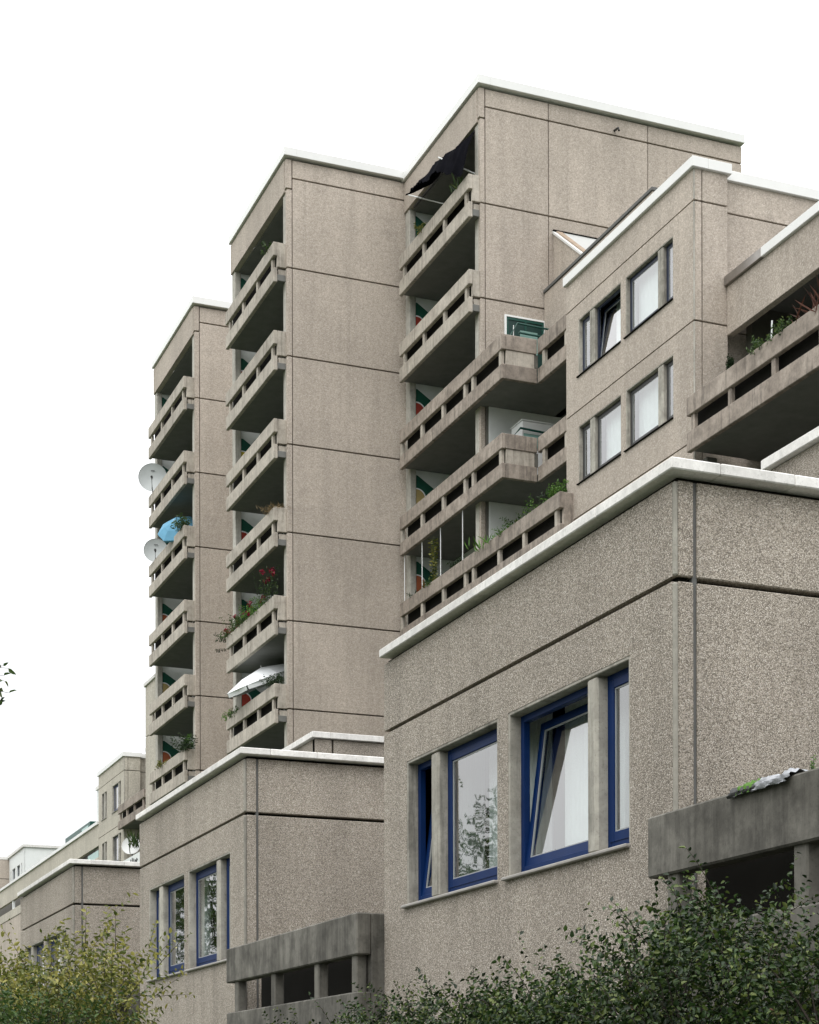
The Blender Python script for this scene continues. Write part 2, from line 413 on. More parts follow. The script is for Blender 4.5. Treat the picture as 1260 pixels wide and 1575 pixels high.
# ------------------------------------------------------------------ balconies running along an A-facing facade
def balcony(root, X, Xb, y0, y1, J, mat='beam', posts=None, slab_to=None, endcap=True, seams=(), soffit='soffit', far_end=False, slab_y0=None):
    slab_to = slab_to or X + 1.7
    if posts is None:
        n = 4; a, b = y0+.35, y1-.3; posts = [a+(b-a)*i/(n-1) for i in range(n)]
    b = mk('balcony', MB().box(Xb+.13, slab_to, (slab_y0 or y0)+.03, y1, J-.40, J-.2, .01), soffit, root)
    cuts = [y0, *sorted(seams), y1]
    for k in range(len(cuts)-1):
        g0 = 0 if k == 0 else .006; g1 = 0 if k == len(cuts)-2 else .006
        mk('upper_beam', MB().box(Xb, Xb+.13, cuts[k]+g0, cuts[k+1]-g1, J+.37, J+.80, .014), mat, b)
        mk('lower_beam', MB().box(Xb+.004, Xb+.13, cuts[k]+g0, cuts[k+1]-g1, J-.46, J-.01, .014), mat, b)
    mk('slot_shade_panel', MB().box(Xb+.26, Xb+.36, y0+.14, y1-.02, J-.2, J+.62, .01), 'joint_and_shade', b)  # near-black panel added so the slot reads as shaded depth
    for p in posts:
        mk('post', MB().box(Xb+.05, Xb+.15, p-.075, p+.075, J-.05, J+.385, .012), mat, b)
    if endcap:
        mk('end_panel', MB().box(Xb+.131, X+.06, y0+.002, y0+.13, J+.02, J+.797, .012), mat, b)
        mk('bracket', MB().box(Xb+.18, X+.05, y0+.05, y0+.2, J-.28, J-.03, .01), mat, b)
    if far_end:
        mk('end_panel', MB().box(Xb+.131, X+.06, y1-.13, y1-.002, J+.02, J+.797, .012), mat, b)
    return b
def mural(root, x, y, J, disc, w=1.2):
    m = MB().prism([(x, J+2.24), (x+.13, J+2.24), (x+w, J+1.52), (x+w, J+.3), (x, J+.3)], y-.012, y)
    p = mk('mural', m, 'green', root)
    if disc:
        for r, mt, dy in ((.33, 'whitec', .018), (.285, disc, .024)):
            pts = [(x+.002 + max(0, .10 + r*math.cos(a)), J+1.50 + r*math.sin(a)) for a in [i*math.pi/16 for i in range(32)]]
            q = []
            for pt in pts:
                if not q or abs(pt[0]-q[-1][0]) + abs(pt[1]-q[-1][1]) > 1e-4: q.append(pt)
            mk('mural_disc', MB().prism(q, y-dy, y-.005), mt, p)
JS = [28.0, 25.2, 22.4, 19.6, 16.8, 14.0, 11.2, 8.4, 5.6, 2.8]
def tower(label, X, Y0, Y1, Xend, bx, balc_js, murals, beam_posts=None, loggia_depth=1.7, topz=31.49, b0=.12, b1=.58, balc=True, seams={}):
    root = thing('apartment_tower', label, 'apartment tower', (X, Y0, 0), 'apartment towers')
    g = .022
    levels = [topz-.045, 30.85, *JS, 0.0]
    # structural shell (dark filler shows in the joints)
    s = MB()
    s.box(X+loggia_depth, Xend-.12, Y0+.12, Y1-.12, 0, topz-.02)
    s.box(X+.06, X+loggia_depth, Y0+.12, Y0+.20, 0, topz-.02)
    mk('shell', s, 'joint_and_shade', root)
    mk('roof', MB().box(X+.16, Xend-.05, Y0+.14, Y1-.14, topz-.02, topz+.03), 'roofing', root)
    # gable facing the camera
    for k in range(len(levels)-1):
        z1, z0 = levels[k]-g, levels[k+1]+(g if k < len(levels)-2 else 0)
        for i in range(len(bx)-1):
            if i == 0 and k < 2: 
                continue
            panelB(root, 'agg_far', Y0, bx[i]+(g*.6 if i else 0), bx[i+1]-(g*.6 if i+1 < len(bx)-1 else 0), z0, z1)
    panelB(root, 'agg_far', Y0-.012, bx[0]-.03, bx[1]-g, 30.52, topz-.06)
    panelB(root, 'agg_far', Y0, bx[0], bx[1]-g*.6, 28.0+g, 30.48)
    # return of the gable wall on the loggia side, in smooth concrete
    for k in range(1, len(levels)-1):
        z1 = 30.40 if k == 1 else levels[k]-g
        mk('corner_column', MB().box(X+.02, X+.30, Y0+.145, Y0+.40, levels[k+1]+g, z1, .02), 'smooth', root)
    # fascia and copings
    mk('fascia_panel', MB().box(X-.03, X+.16, Y0+.14, Y1, 30.42, topz-.06, .008), 'agg_far', root)
    c = MB(); h0, h1, o = topz+.0, topz+.26, .07
    c.box(X-.03-o, X+.30, Y0-.01-o-.06, Y1+.04, h0, h1, .01); c.box(X+.30, Xend+.04, Y0-.01-o-.06, Y0+.30, h0, h1, .01)
    mk('coping', c, 'coping', root)
    # far end wall of the loggias and back wall
    mk('end_wall', MB().box(X+.05, X+loggia_depth, Y1-.30, Y1-.05, 0, 30.6), 'plaster', root)
    mk('corner_column', MB().box(X+.02, X+.24, Y1-.36, Y1, 0, 30.42, .02), 'smooth', root)
    mk('side_wall', MB().box(X+.24, Xend, Y1-.04, Y1, 0, topz-.02), 'agg_far', root)
    mk('side_wall', MB().box(Xend-.12, Xend, Y0+.14, Y1-.04, 0, topz-.02), 'agg_far', root)
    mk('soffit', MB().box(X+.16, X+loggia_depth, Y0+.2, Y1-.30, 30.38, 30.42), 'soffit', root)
    for J in JS:
        bw = MB().grid([Y0+.2, Y0+.9, Y0+1.9, Y0+2.5, Y1-1.0, Y1-.3], [J-.2, J+.0, J+2.1, J+2.39], lambda i, j: not (j == 1 and i in (1, 3)), fA(X+loggia_depth-.12), .1)
        mk('back_wall', bw, 'plaster', root)
        for (a, b_) in ((Y0+.9, Y0+1.9), (Y0+2.5, Y1-1.0)):
            f = MB().grid([a, a+.06, (a+b_)/2-.03, (a+b_)/2+.03, b_-.06, b_], [J, J+.08, J+2.03, J+2.1], lambda i, j: not (j == 1 and i in (1, 3)), fA(X+loggia_depth-.09), .04)
            w = mk('window', f, 'whitef', root)
            mk('pane', MB().box(X+loggia_depth-.07, X+loggia_depth-.06, a+.06, b_-.06, J+.08, J+2.03), 'glass', w)
    if balc:
        for J in balc_js: balcony(root, X, X-(.34 if X > 20 else .39), Y0+b0, Y1-b1, J, seams=seams.get(J, ()), posts=beam_posts)
    for J, d in murals.items(): mural(root, X+(.17 if X > 20 else .19) + .0, Y1-.30, J, d, w=1.25)
    return root

# ------------------------------------------------------------------ ground
g = mk('ground', MB().add([(-400, -200, 0), (400, -200, 0), (400, 700, 0), (-400, 700, 0)], [(0, 1, 2, 3)]), 'grass'); g['kind'] = 'structure'
p = mk('path', MB().add([(-2.6, -60, .004), (1.6, -60, .004), (1.6, 220, .004), (-2.6, 220, .004)], [(0, 1, 2, 3)]), 'paving'); p['kind'] = 'structure'

# ------------------------------------------------------------------ towers
T3 = tower('middle tall tower with red flowers and a white parasol on its balconies', 17.38, 53.93, 60.18, 30.0, [17.40, 17.58, 21.60],
           JS, {28.0: 'plaster', 25.2: 'orange', 22.4: 'yellow', 19.6: 'red', 16.8: None, 14.0: 'red'}, seams={28.0: (55.9, 57.2), 22.4: (58.6,), 14.0: (59.3,)})
T4 = tower('farthest tall tower with two satellite dishes at its balcony ends', 17.38, 65.20, 71.55, 30.0, [17.40, 17.58, 30.0],
           JS, {28.0: 'plaster', 25.2: 'yellow', 22.4: 'ochre', 19.6: 'orange', 16.8: 'ochre', 14.0: 'orange'}, seams={14.0: (67.1, 69.0)})
T2 = tower('highest tower at right with a torn black awning under its roof', 21.42, 47.95, 53.92, 30.4, [21.44, 21.60, 23.68, 27.06, 30.4],
           [28.0, 25.2, 14.0, 11.2, 8.4, 5.6, 2.8], {28.0: None, 25.2: 'red', 22.4: 'red', 19.6: 'ochre', 16.8: 'orange'}, seams={28.0: (51.5, 52.6)}, topz=31.44, b0=.03, b1=.32)

# ------------------------------------------------------------------ terraces of the right tower (J = 22.4, 19.6, 16.8)
def beam_pair(b, x0, x1, y0, y1, J, mat='terrace', tag_=''):
    mk('upper_beam', MB().box(x0, x1, y0, y1, J+.37, J+.80, .014), mat, b)
    mk('lower_beam', MB().box(x0+.004, x1, y0+.004, y1, J-.46, J-.04, .014), mat, b)
for J in (22.4, 19.6):
    s = MB(); s.box(21.22, 27.0, 45.84, 53.60, J-.40, J-.2); s.box(22.33, 27.0, 36.4, 45.84, J-.40, J-.2)
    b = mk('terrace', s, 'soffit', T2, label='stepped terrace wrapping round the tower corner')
    for a, c_ in ((48.21, 53.60), (45.72, 48.20)):
        mk('upper_beam', MB().box(21.09, 21.22, a, c_, J+.37, J+.80, .014), 'terrace', b)
    for a, c_ in ((50.9, 53.60), (48.21, 50.89), (45.72, 48.20)):
        mk('lower_beam', MB().box(21.094, 21.22, a+.003, c_, J-.46, J-.04, .014), 'terrace', b)
    mk('upper_beam', MB().box(21.221, 22.20, 45.72, 45.85, J+.37, J+.797, .014), 'terrace', b)
    mk('infill_panel', MB().box(21.25, 22.13, 45.75, 45.84, J-.04, J+.37, .01), 'beam', b)
    mk('lower_beam', MB().box(21.221, 22.20, 45.72, 45.85, J-.46, J-.043, .014), 'terrace', b)
    beam_pair(b, 22.202, 22.33, 42.2, 45.71, J)
    mk('gap_shade_block', MB().box(22.132, 22.25, 45.76, 45.90, J-.03, J+.365, .01), 'dirty_post', b)  # dark block painting the shade of an open gap, not a real post
    for p in (53.57, 51.83, 50.12, 48.45, 47.85, 45.92):
        mk('post', MB().box(21.125, 21.235, p-.075, p+.075, J-.05, J+.385, .012), 'beam', b)
    for p in (45.4, 44.0, 42.75):
        mk('post', MB().box(22.235, 22.345, p-.075, p+.075, J-.05, J+.385, .012), 'beam', b)
J = 16.8
s = MB(); s.box(21.22, 27.0, 42.2, 53.60, J-.40, J-.2)
b = mk('terrace', s, 'soffit', T2, label='lowest visible terrace, straight, planted along its edge')
for a, c_ in ((48.21, 53.60), (42.10, 48.20)):
    mk('upper_beam', MB().box(21.09, 21.22, a, c_, J+.37, J+.80, .014), 'terrace', b)
for a, c_ in ((48.21, 53.60), (45.6, 48.20), (42.10, 45.59)):
    mk('lower_beam', MB().box(21.094, 21.22, a, c_, J-.46, J-.04, .014), 'terrace', b)
mk('end_panel', MB().box(21.221, 21.56, 42.11, 42.24, J-.3, J+.797, .012), 'terrace', b)
for p in (53.57, 51.83, 50.12, 48.45, 47.85, 46.05, 44.4, 42.4):
    mk('post', MB().box(21.125, 21.235, p-.075, p+.075, J-.05, J+.385, .012), 'beam', b)
for Jq, ya_ in ((22.4, 45.87), (19.6, 45.87), (16.8, 42.2)):
    mk('slot_shade_panel', MB().box(21.35, 21.45, ya_, 53.55, Jq-.2, Jq+.62, .01), 'joint_and_shade', b)  # black backing that stands for the shade behind the terrace slots
    if Jq > 17: mk('slot_shade_panel', MB().box(22.46, 22.56, 42.3, 45.6, Jq-.2, Jq+.62, .01), 'joint_and_shade', b)
# white plastered walls under the terraces, dark strip beside the corner column
for z0, z1 in ((19.4, 22.0), (16.6, 19.2)):
    mk('plaster_wall', MB().box(21.68, 27.0, 47.89, 47.945, z0, z1, .005), 'plaster', T2)
    mk('dark_strip', MB().box(21.60, 21.675, 47.915, 47.946, z0, z1), 'darkwall', T2)
# terrace door with white frame
d = MB().grid([22.20, 22.26, 23.49, 23.56], [22.3, 24.76, 24.81], lambda i, j: not (i == 1 and j == 0), fB(47.89), .055)
d = mk('terrace_door', d, 'whitef', T2, label='white framed terrace door with dark green leaf')
mk('door_leaf', MB().grid([22.26, 22.33, 22.86, 22.92, 23.42, 23.49], [22.3, 22.45, 24.68, 24.76], lambda i, j: not (j == 1 and i in (1, 3)), fB(47.905), .035), 'rail', d)
mk('door_panel', MB().box(22.33, 23.42, 47.925, 47.94, 22.45, 24.68), 'darkgreen', d)
# sloped stair wing against the right tower
wg = MB().prism([(0, 0), (0, 0)], 0, 0) if False else MB()
yz = [(47.93, 22.0), (47.93, 27.48), (45.3, 25.4), (45.3, 22.0)]
def slabx(poly, x0, x1):
    n = len(poly); vs = [(x0, y, z) for y, z in poly] + [(x1, y, z) for y, z in poly]
    return MB().add(vs, [tuple(range(n))[::-1], tuple(range(n, 2*n))] + [(i, (i+1) % n, n+(i+1) % n, n+i) for i in range(n)])
mk('sloped_wing_wall', slabx(yz, 23.82, 24.02), 'agg_far', T2, label='grey side wall with a sloping top below the overhang')
mk('verge_trim', slabx([(47.93, 27.485), (47.93, 27.56), (45.3, 25.48), (45.3, 25.405)], 23.79, 23.90), 'coping', T2)
mk('verge_board', slabx([(47.93, 27.50), (47.93, 27.60), (45.3, 25.52), (45.3, 25.42)], 23.905, 24.10), 'wood', T2)
mk('white_cladding', MB().box(24.0, 28.0, 47.90, 47.947, 23.0, 27.56), 'coping', T2)
mk('overhang_trim', MB().box(23.80, 28.0, 47.88, 47.947, 27.565, 27.60, .006), 'joint_and_shade', T2)

# ------------------------------------------------------------------ low bays with the large windows
def low_bay(label, yc, rows, names, zs=(3.52, 4.93), x=6.5, tilts=(False, False, False, False), mat='agg_near', dz=0):
    r = thing('apartment_bay', label, 'apartment block', (x, yc, 0), 'low window bays')
    ln = 5.82; y1 = yc+ln; zj, zt = 5.33+dz, 6.035+dz; g = .019; zs = (zs[0]+dz, zs[1]+dz)
    H = [(yc+.66, yc+2.83, *zs), (yc+3.04, yc+5.20, *zs)]
    panelA(r, mat, x, yc+.03, y1, zj+g, zt-.012)
    panelA(r, mat, x, yc+.03, y1, 2.15+g, zj-g, holes=H)
    panelA(r, mat, x, yc+.03, y1, 0, 2.15-g)
    for z0, z1 in ((zj+g, zt), (2.15+g, zj-g), (0, 2.15-g)):
        mk('corner_strip', MB().box(x-.006, x+.032, yc-.006, yc+.029, z0, z1-.01, .012), 'strip', r)
        panelB(r, mat, yc, x+.033, x+.160, z0, z1)
        panelB(r, mat, yc, x+.19, x+6.5, z0, z1)
    mk('joint_seal', MB().box(x+.155, x+.195, yc+.02, yc+.06, 0, zt), 'sealant', r)
    s = MB()
    s.box(x+1.6, x+6.4, yc+.13, y1-.1, 0, zt-.05); s.box(x+.10, x+1.6, y1-.14, y1-.02, 0, zt)
    s.box(x+.15, x+1.6, yc+.10, yc+.13, 0, zt); s.box(x+.15, x+1.6, yc+.13, y1-.14, zt-.6, zt-.05)
    s.box(x+.15, x+1.6, yc+.13, y1-.14, 2.3, 2.6); s.box(x+.06, x+.13, yc+.05, y1-.02, zj-.05, zj+.05); s.box(x+.06, x+.13, yc+.05, y1-.02, 2.1, 2.2)
    mk('shell', s, 'joint_and_shade', r)
    mk('side_wall', MB().box(x+.15, x+6.5, y1-.019, y1+.0, 0, zt), mat, r)
    mk('roof', MB().box(x+.16, x+6.5, yc+.15, y1-.05, zt-.05, zt+.02), 'roofing', r)
    o = .085; h0, h1 = zt+.035, zt+.118
    oy = .115; cuts = [yc-oy, yc+1.05, yc+3.3, yc+5.0, y1-.08]
    for a, b_ in zip(cuts, cuts[1:]):
        mk('coping', MB().box(x-o, x+.32, a+.003, b_-.003, h0, h1, .008), 'coping_near', r)
    cx = [x+.323, x+1.25, x+3.4, x+6.55]
    first = True
    for a, b_ in zip([x+.323, x+.95, x+2.6, x+4.4], [x+.947, x+2.597, x+4.397, x+6.55]):
        mk('coping', MB().box(a, b_, yc-oy, yc+.32, h0, h1, .008), 'coping_near', r)
    g_ = MB(); g_.box(x+.05, x+.2, yc+.05, y1, zt-.03, zt+.033); g_.box(x+.2, x+6.5, yc+.05, yc+.2, zt-.03, zt+.033)
    mk('coping_bearer', g_, 'joint_and_shade', r)
    surround(r, x, *H[0], [(yc+1.22, yc+1.38)]); surround(r, x, *H[1], [(yc+4.42, yc+4.60)])
    z0, z1 = zs[0]+.0, zs[1]-.028
    W = [(yc+.688, yc+1.22), (yc+1.38, yc+2.802), (yc+3.068, yc+4.42), (yc+4.60, yc+5.172)]
    for (a, b_), t in zip(W, tilts): window(r, x, a, b_, z0, z1, 'blue', t)
    return r, W, z0, z1
bay1, W, z0, z1 = low_bay('nearest low concrete bay at right with blue windows and a tilted pane', 11.15, 1, None, tilts=(False, True, False, True))
curtain('white net curtain behind the narrow blue window nearest the corner of the near bay', 7.0, W[0][0]+.1, W[0][1]+.3, 3.4, 5.0, 'curtain_grey', waves=7)
curtain('white net curtain behind the large tilted blue window', 6.98, W[1][0]-.2, W[1][1]-.12, 3.4, 5.0, waves=17)
curtain('white net curtain behind the large closed blue window of the near bay', 6.98, W[2][0]-.15, W[2][1]-.18, 3.4, 5.0, waves=18)
curtain('grey curtain behind the narrow tilted blue window at the far end of the near bay', 7.02, W[3][0]-.1, W[3][1]-.1, 3.4, 5.0, 'curtain_grey', waves=6)
bay2, W, z0, z1 = low_bay('second low concrete bay behind the first, blue windows partly behind the yellowish bush', 21.97, 1, None, dz=-.062)
curtain('pale curtain edge behind the nearer large blue window of the second bay', 6.98, W[1][0]-.1, W[1][1]-.05, 3.4, 5.0, waves=14)
curtain('pale curtain edge behind the farther large blue window of the second bay', 6.98, W[2][0]+.35, W[2][1]-.05, 3.4, 5.0, waves=11)
bay3, W, z0, z1 = low_bay('third low concrete bay at the left, its front hidden by the yellowish bush', 33.2, 1, None, dz=-.07)

def low_balcony(label, yc, ya, yb, posts, xend, mat='dirty', near_end=True, J=2.70):
    """parapet of the recessed balcony standing before a bay's corner"""
    r = thing('balcony_parapet', label, 'balcony', (6.2, ya, 0), 'parapets of the recessed balconies')
    X = 6.2
    mk('upper_beam', MB().box(X, X+.16, ya, yb, J+.37, J+.80, .014), mat, r)
    mk('lower_beam', MB().box(X+.004, X+.16, ya, yb, J-.60, J-.005, .014), mat, r)
    mk('wall_base', MB().box(X+.10, X+.2, ya+.05, yb-.02, 0, J-.602), mat, r)
    mk('floor_slab', MB().box(X+.161, xend, ya+.17, yb-.02, J-.6, J-.3), 'darkwall', r)
    for p in posts: mk('post', MB().box(X+.035, X+.15, p-.075, p+.075, J-.01, J+.385, .012), 'dirty_post', r)
    mk('inner_shade_panel', MB().box(X+.45, X+.55, ya+.15, yb-.03, J-.3, J+.5, .01), 'joint_and_shade', r)  # near-black sheet in place of the deep shade inside the balcony
    if near_end:
        mk('end_panel', MB().box(X+.162, 7.1, ya+.002, ya+.14, J-.6, J+.797, .012), mat, r)
    return r
PB2 = low_balcony('dark stained balcony parapet between the first and second bays', 22.0, 16.98, 21.78, [21.45, 19.92, 18.35, 17.15], 9.0)
# back wall of the recess between the bays, its deck and the other recess beside the near bay
for (ya, yb, lab) in ((16.99, 21.99, 'recessed rear wall between the first and second low bays'), (4.6, 11.13, 'recessed rear wall behind the balcony at lower right'), (27.85, 33.18, 'recessed rear wall between the second and third low bays')):
    t = thing('recessed_wall', lab, 'apartment block', (8.9, ya, 0), 'recessed walls between the bays')
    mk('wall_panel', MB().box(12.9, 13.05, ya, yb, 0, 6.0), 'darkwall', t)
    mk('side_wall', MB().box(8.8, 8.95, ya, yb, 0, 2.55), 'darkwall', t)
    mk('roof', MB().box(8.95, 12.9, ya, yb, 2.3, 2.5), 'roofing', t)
PB1 = low_balcony('dark stained balcony parapet at lower right with clothes drying on it', 11.15, 4.6, 11.02, [10.73, 9.2, 7.65, 6.1], 9.0, J=2.775)
PB3 = low_balcony('dark stained balcony parapet behind the yellowish bush', 33.2, 27.95, 32.98, [32.6, 31.1, 29.6, 28.2], 9.0)
for yy, lab in ((5.0, 'rust streaked concrete wall under the balcony at lower right'),):
    pass
# second tier of set-back roofs
for yc, lab, ln in ((12.0, 'set-back upper tier with a white coping above the nearest bay', 5.55), (22.95, 'set-back upper tier hidden behind the nearest bay roof', 5.55), (33.9, 'set-back upper tier with a white coping above the second bay', 5.6)):
    r = thing('set_back_tier', lab, 'apartment block', (11.5, yc, 0), 'set-back tiers')
    x = 11.5
    for z0, z1 in ((0, 5.30), (5.33, 8.02), (8.05, 8.84)):
        panelA(r, 'agg_near', x, yc+.01, yc+ln, z0, z1)
        panelB(r, 'agg_near', yc, x+.0, x+.36, z0, z1); panelB(r, 'agg_near', yc, x+.40, 20.0, z0, z1)
    mk('shell', MB().box(x+.13, 19.9, yc+.12, yc+ln-.03, 0, 8.84), 'joint_and_shade', r)
    mk('roof', MB().box(x+.2, 19.9, yc+.2, yc+ln-.05, 8.84, 8.86), 'roofing', r)
    for k in range(3):
        a = yc-.08 + (ln+.16)*k/3; mk('coping', MB().box(x-.08, x+.3, a+.003, a+(ln+.16)/3-.003, 8.85, 8.97, .008), 'coping_near', r)
    for a, b_ in ((x+.303, x+2.1), (x+2.106, x+4.2), (x+4.206, 20.0)): mk('coping', MB().box(a, b_, yc-.08, yc+.3, 8.85, 8.97, .008), 'coping_near', r)

# ------------------------------------------------------------------ upper block with two rows of windows
def upper_block(label, x, yc, dz, H1, H2, mull, near=True, frames=('navy', 'brown'), mat='agg_far', tilt=1, x2=22.41, low=3):
    r = thing('upper_block', label, 'apartment block', (x, yc, 0), 'stepped upper blocks')
    ln = 6.54; y1 = yc+ln; g = .018; zt = 23.20+dz
    lv = [zt, 22.46+dz] + [19.67+dz-2.79*k for k in range(8) if 19.67+dz-2.79*k > 0] + [0]
    rows = [(20.57+dz, 22.05+dz), (17.75+dz, 19.24+dz)]
    for k in range(len(lv)-1):
        z1, z0 = lv[k]-(g if k else 0), lv[k+1]+(g if lv[k+1] > 0 else 0)
        holes = []
        if 1 <= k <= 2:
            holes = [(H1[0], H1[1], *rows[k-1]), (H2[0], H2[1], *rows[k-1])]
        panelA(r, mat, x, yc+.04, y1, z0, z1, holes=holes)
        mk('corner_strip', MB().box(x+.002, x+.04, yc+.002, yc+.038, z0, z1, .012), 'smooth', r)
        panelB(r, mat, yc, x+.041, x+.21, z0, z1); panelB(r, mat, yc, x+.235, x2, z0, z1)
    for row, fr in zip(rows, frames):
        for n, (h, mu) in enumerate(zip((H1, H2), mull)):
            surround(r, x, h[0], h[1], row[0], row[1], [mu], sill_mat='joint_and_shade' if near else 'sill')
            for q, (a, b_) in enumerate(((h[0]+.028, mu[0]), (mu[1], h[1]-.028))):
                t = tilt and row is rows[0] and n == 1 and q == 0
                window(r, x, a, b_, row[0], row[1]-.028, fr, t)
    s = MB(); s.box(x+1.5, 30, yc+.5, y1-.1, 0, zt-.05); s.box(x+.10, x+1.5, y1-.13, y1-.02, 0, zt); s.box(x+.25, x2-.13, yc+.141, yc+.18, 0, zt); s.box(x2-.13, x+1.5, yc+.42, yc+.46, 0, zt)
    for z in lv[1:-1]: s.box(x+.06, x+.13, yc+.06, y1-.03, z-.05, z+.05); s.box(x+.2, x+1.5, yc+.5, y1-.13, z-.3, z+.3 if z > 22 else z-.1)
    mk('shell', s, 'joint_and_shade', r)
    mk('side_wall', MB().box(x+.15, 30, y1-.018, y1, 0, zt), mat, r)
    mk('roof', MB().box(x+.2, 30, yc+.4, y1-.05, zt-.05, zt+.02), 'roofing', r)
    # the gable goes on a little farther back
    for k in range(len(lv)-1):
        z1, z0 = lv[k]-(g if k else 0), lv[k+1]+(g if lv[k+1] > 0 else 0)
        panelB(r, mat, yc+.26, x2+.01, 30.2, z0, z1)
    mk('return_wall', MB().box(x2-.12, x2, yc+.141, yc+.42, 0, zt), mat, r)
    o = .08; c = MB(); c.box(x-o, x+.35, yc-o, y1+.05, zt, zt+.24, .01); c.box(x+.351, x2+o, yc-o, yc+.30, zt, zt+.24, .01)
    mk('coping', c, 'coping', r)
    mk('coping', MB().box(x2+o+.004, 30.3, yc+.26-o, yc+.56, zt, zt+.24, .01), 'coping', r)
    return r
yc = 35.96
U = upper_block('stepped block with eight dark framed windows above the nearest bay', 21.5, yc, 0, (36.90, 39.23), (39.48, 41.80), [(37.41, 37.66), (40.94, 41.19)])
for row, zz in (('upper', 20.4), ('lower', 17.6)):
    for (a, b_), w in (((36.92, 37.41), 'narrow window nearest the corner'), ((37.66, 39.2), 'large window nearer the corner'), ((39.5, 40.94), 'large window farther from the corner'), ((41.19, 41.78), 'narrow window at the far end')):
        if row == 'upper' and w.startswith('large window farther'):
            curtain('white blind behind the tilted window of the stepped block', 21.98, a, b_-.35, zz, zz+1.75, waves=10, group=None); continue
        curtain('white curtain in the %s row of the stepped block, %s' % (row, w), 21.84, a, b_-.02, zz, zz+1.75, waves=8, amp=.012)
# roof bulkhead behind the stepped block
r = thing('roof_bulkhead', 'dark grey roof parapet rising just behind the white coping of the stepped block', 'roof parapet', (23.5, 41.4, 23.2))
mk('wall_panel', MB().box(23.5, 23.7, 41.4, 47.9, 23.2, 25.62, .01), 'agg_far', r); mk('wall_panel', MB().box(23.7, 27, 41.4, 41.6, 23.2, 25.62, .01), 'agg_far', r)
mk('capping', MB().box(23.46, 23.74, 41.37, 47.9, 25.622, 25.72, .01), 'sealant', r)

# right wing: fascia and loggia at the right edge, going towards the camera
r = thing('right_wing', 'right-edge wing with white coping over a dark planted loggia', 'apartment block', (22.35, 29.0, 0))
mk('fascia_panel', MB().box(22.38, 22.56, 28.0, 35.95, 19.43, 20.58, .01), 'agg_far', r)
mk('coping', MB().box(22.30, 22.70, 34.4, 35.95, 20.58, 20.80, .01), 'steel', r)
mk('coping', MB().box(22.30, 22.70, 27.9, 34.395, 20.58, 20.80, .01), 'coping', r)
mk('roof', MB().box(22.56, 30, 28.0, 35.95, 20.3, 20.6), 'roofing', r)
mk('soffit', MB().box(22.56, 24.4, 28.0, 35.95, 20.1, 20.3), 'soffit', r)
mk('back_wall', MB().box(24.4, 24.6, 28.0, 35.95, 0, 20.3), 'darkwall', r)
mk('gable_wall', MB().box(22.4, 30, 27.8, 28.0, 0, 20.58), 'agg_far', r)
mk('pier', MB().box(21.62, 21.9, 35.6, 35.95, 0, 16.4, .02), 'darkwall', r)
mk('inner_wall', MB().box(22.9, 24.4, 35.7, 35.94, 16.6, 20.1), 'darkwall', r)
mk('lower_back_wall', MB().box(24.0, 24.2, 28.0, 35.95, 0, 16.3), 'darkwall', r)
balcony(r, 21.5, 21.18, 28.4, 35.78, 16.94, mat='terrace', posts=[35.58, 34.0, 32.28, 30.55, 28.8], slab_to=24.4, endcap=False, soffit='soffit')

# ------------------------------------------------------------------ far end of the estate
F = upper_block('distant stepped block with narrow windows at the left', 21.3, 94.7, -3.12, (95.45, 97.60), (99.05, 100.37), [(95.93, 96.20), (99.55, 99.86)], near=False, frames=('blue', 'navy'), mat='agg_pale', tilt=0, x2=22.2)
r = thing('distant_wing', 'distant narrow wing with a thin coping beside the farthest tower', 'apartment block', (22.5, 88, 0))
mk('fascia_panel', MB().box(22.5, 22.7, 86, 94.7, 19.25, 20.40, .01), 'agg_pale', r)
mk('coping', MB().box(22.42, 22.85, 86, 94.6, 20.40, 20.58, .01), 'coping', r)
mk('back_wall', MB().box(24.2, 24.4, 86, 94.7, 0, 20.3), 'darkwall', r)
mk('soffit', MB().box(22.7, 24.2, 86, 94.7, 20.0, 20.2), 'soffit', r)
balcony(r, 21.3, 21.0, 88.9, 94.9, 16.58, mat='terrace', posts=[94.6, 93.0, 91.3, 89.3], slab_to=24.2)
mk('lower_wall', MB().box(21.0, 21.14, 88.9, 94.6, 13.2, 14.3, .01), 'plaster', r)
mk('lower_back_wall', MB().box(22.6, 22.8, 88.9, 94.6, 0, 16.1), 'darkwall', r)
# rear strip just beyond the farthest tower
r = thing('rear_stub', 'narrow lower wall strip behind the left edge of the farthest tower', 'apartment block', (17.45, 71.1, 0))
mk('wall_panel', MB().box(17.45, 24, 71.60, 73.5, 16.8, 18.9, .01), 'agg_pale', r); mk('wall_panel', MB().box(17.45, 24, 71.60, 73.5, 0, 16.77, .01), 'agg_pale', r)
mk('coping', MB().box(17.38, 24, 71.59, 73.58, 18.9, 19.05, .01), 'coping_near', r)
# long far terrace
r = thing('long_terrace_wing', 'long distant terrace wing with white coping running out of the left edge', 'apartment block', (21.3, 101.3, 0))
ys = [101.26, 108.5, 116, 124, 132, 140, 150]
for a, b_ in zip(ys, ys[1:]):
    mk('fascia_panel', MB().box(21.3, 21.5, a, b_-.04, 16.15, 17.36, .01), 'agg_pale', r)
    mk('coping', MB().box(21.2, 21.7, a, b_-.02, 17.36, 17.54, .01), 'coping', r)
    mk('post', MB().box(21.34, 21.5, b_-.6, b_-.3, 15.5, 16.15, .01), 'plaster', r)
    mk('lower_beam', MB().box(21.28, 21.5, a, b_-.03, 14.9, 15.5, .01), 'agg_pale', r)
    mk('lower_panel', MB().box(21.32, 21.5, a, b_-.03, 0, 14.87), 'agg_far', r)
mk('glass_screen', MB().box(21.36, 21.4, 101.6, 104.6, 15.5, 15.95), 'greenglass', r)
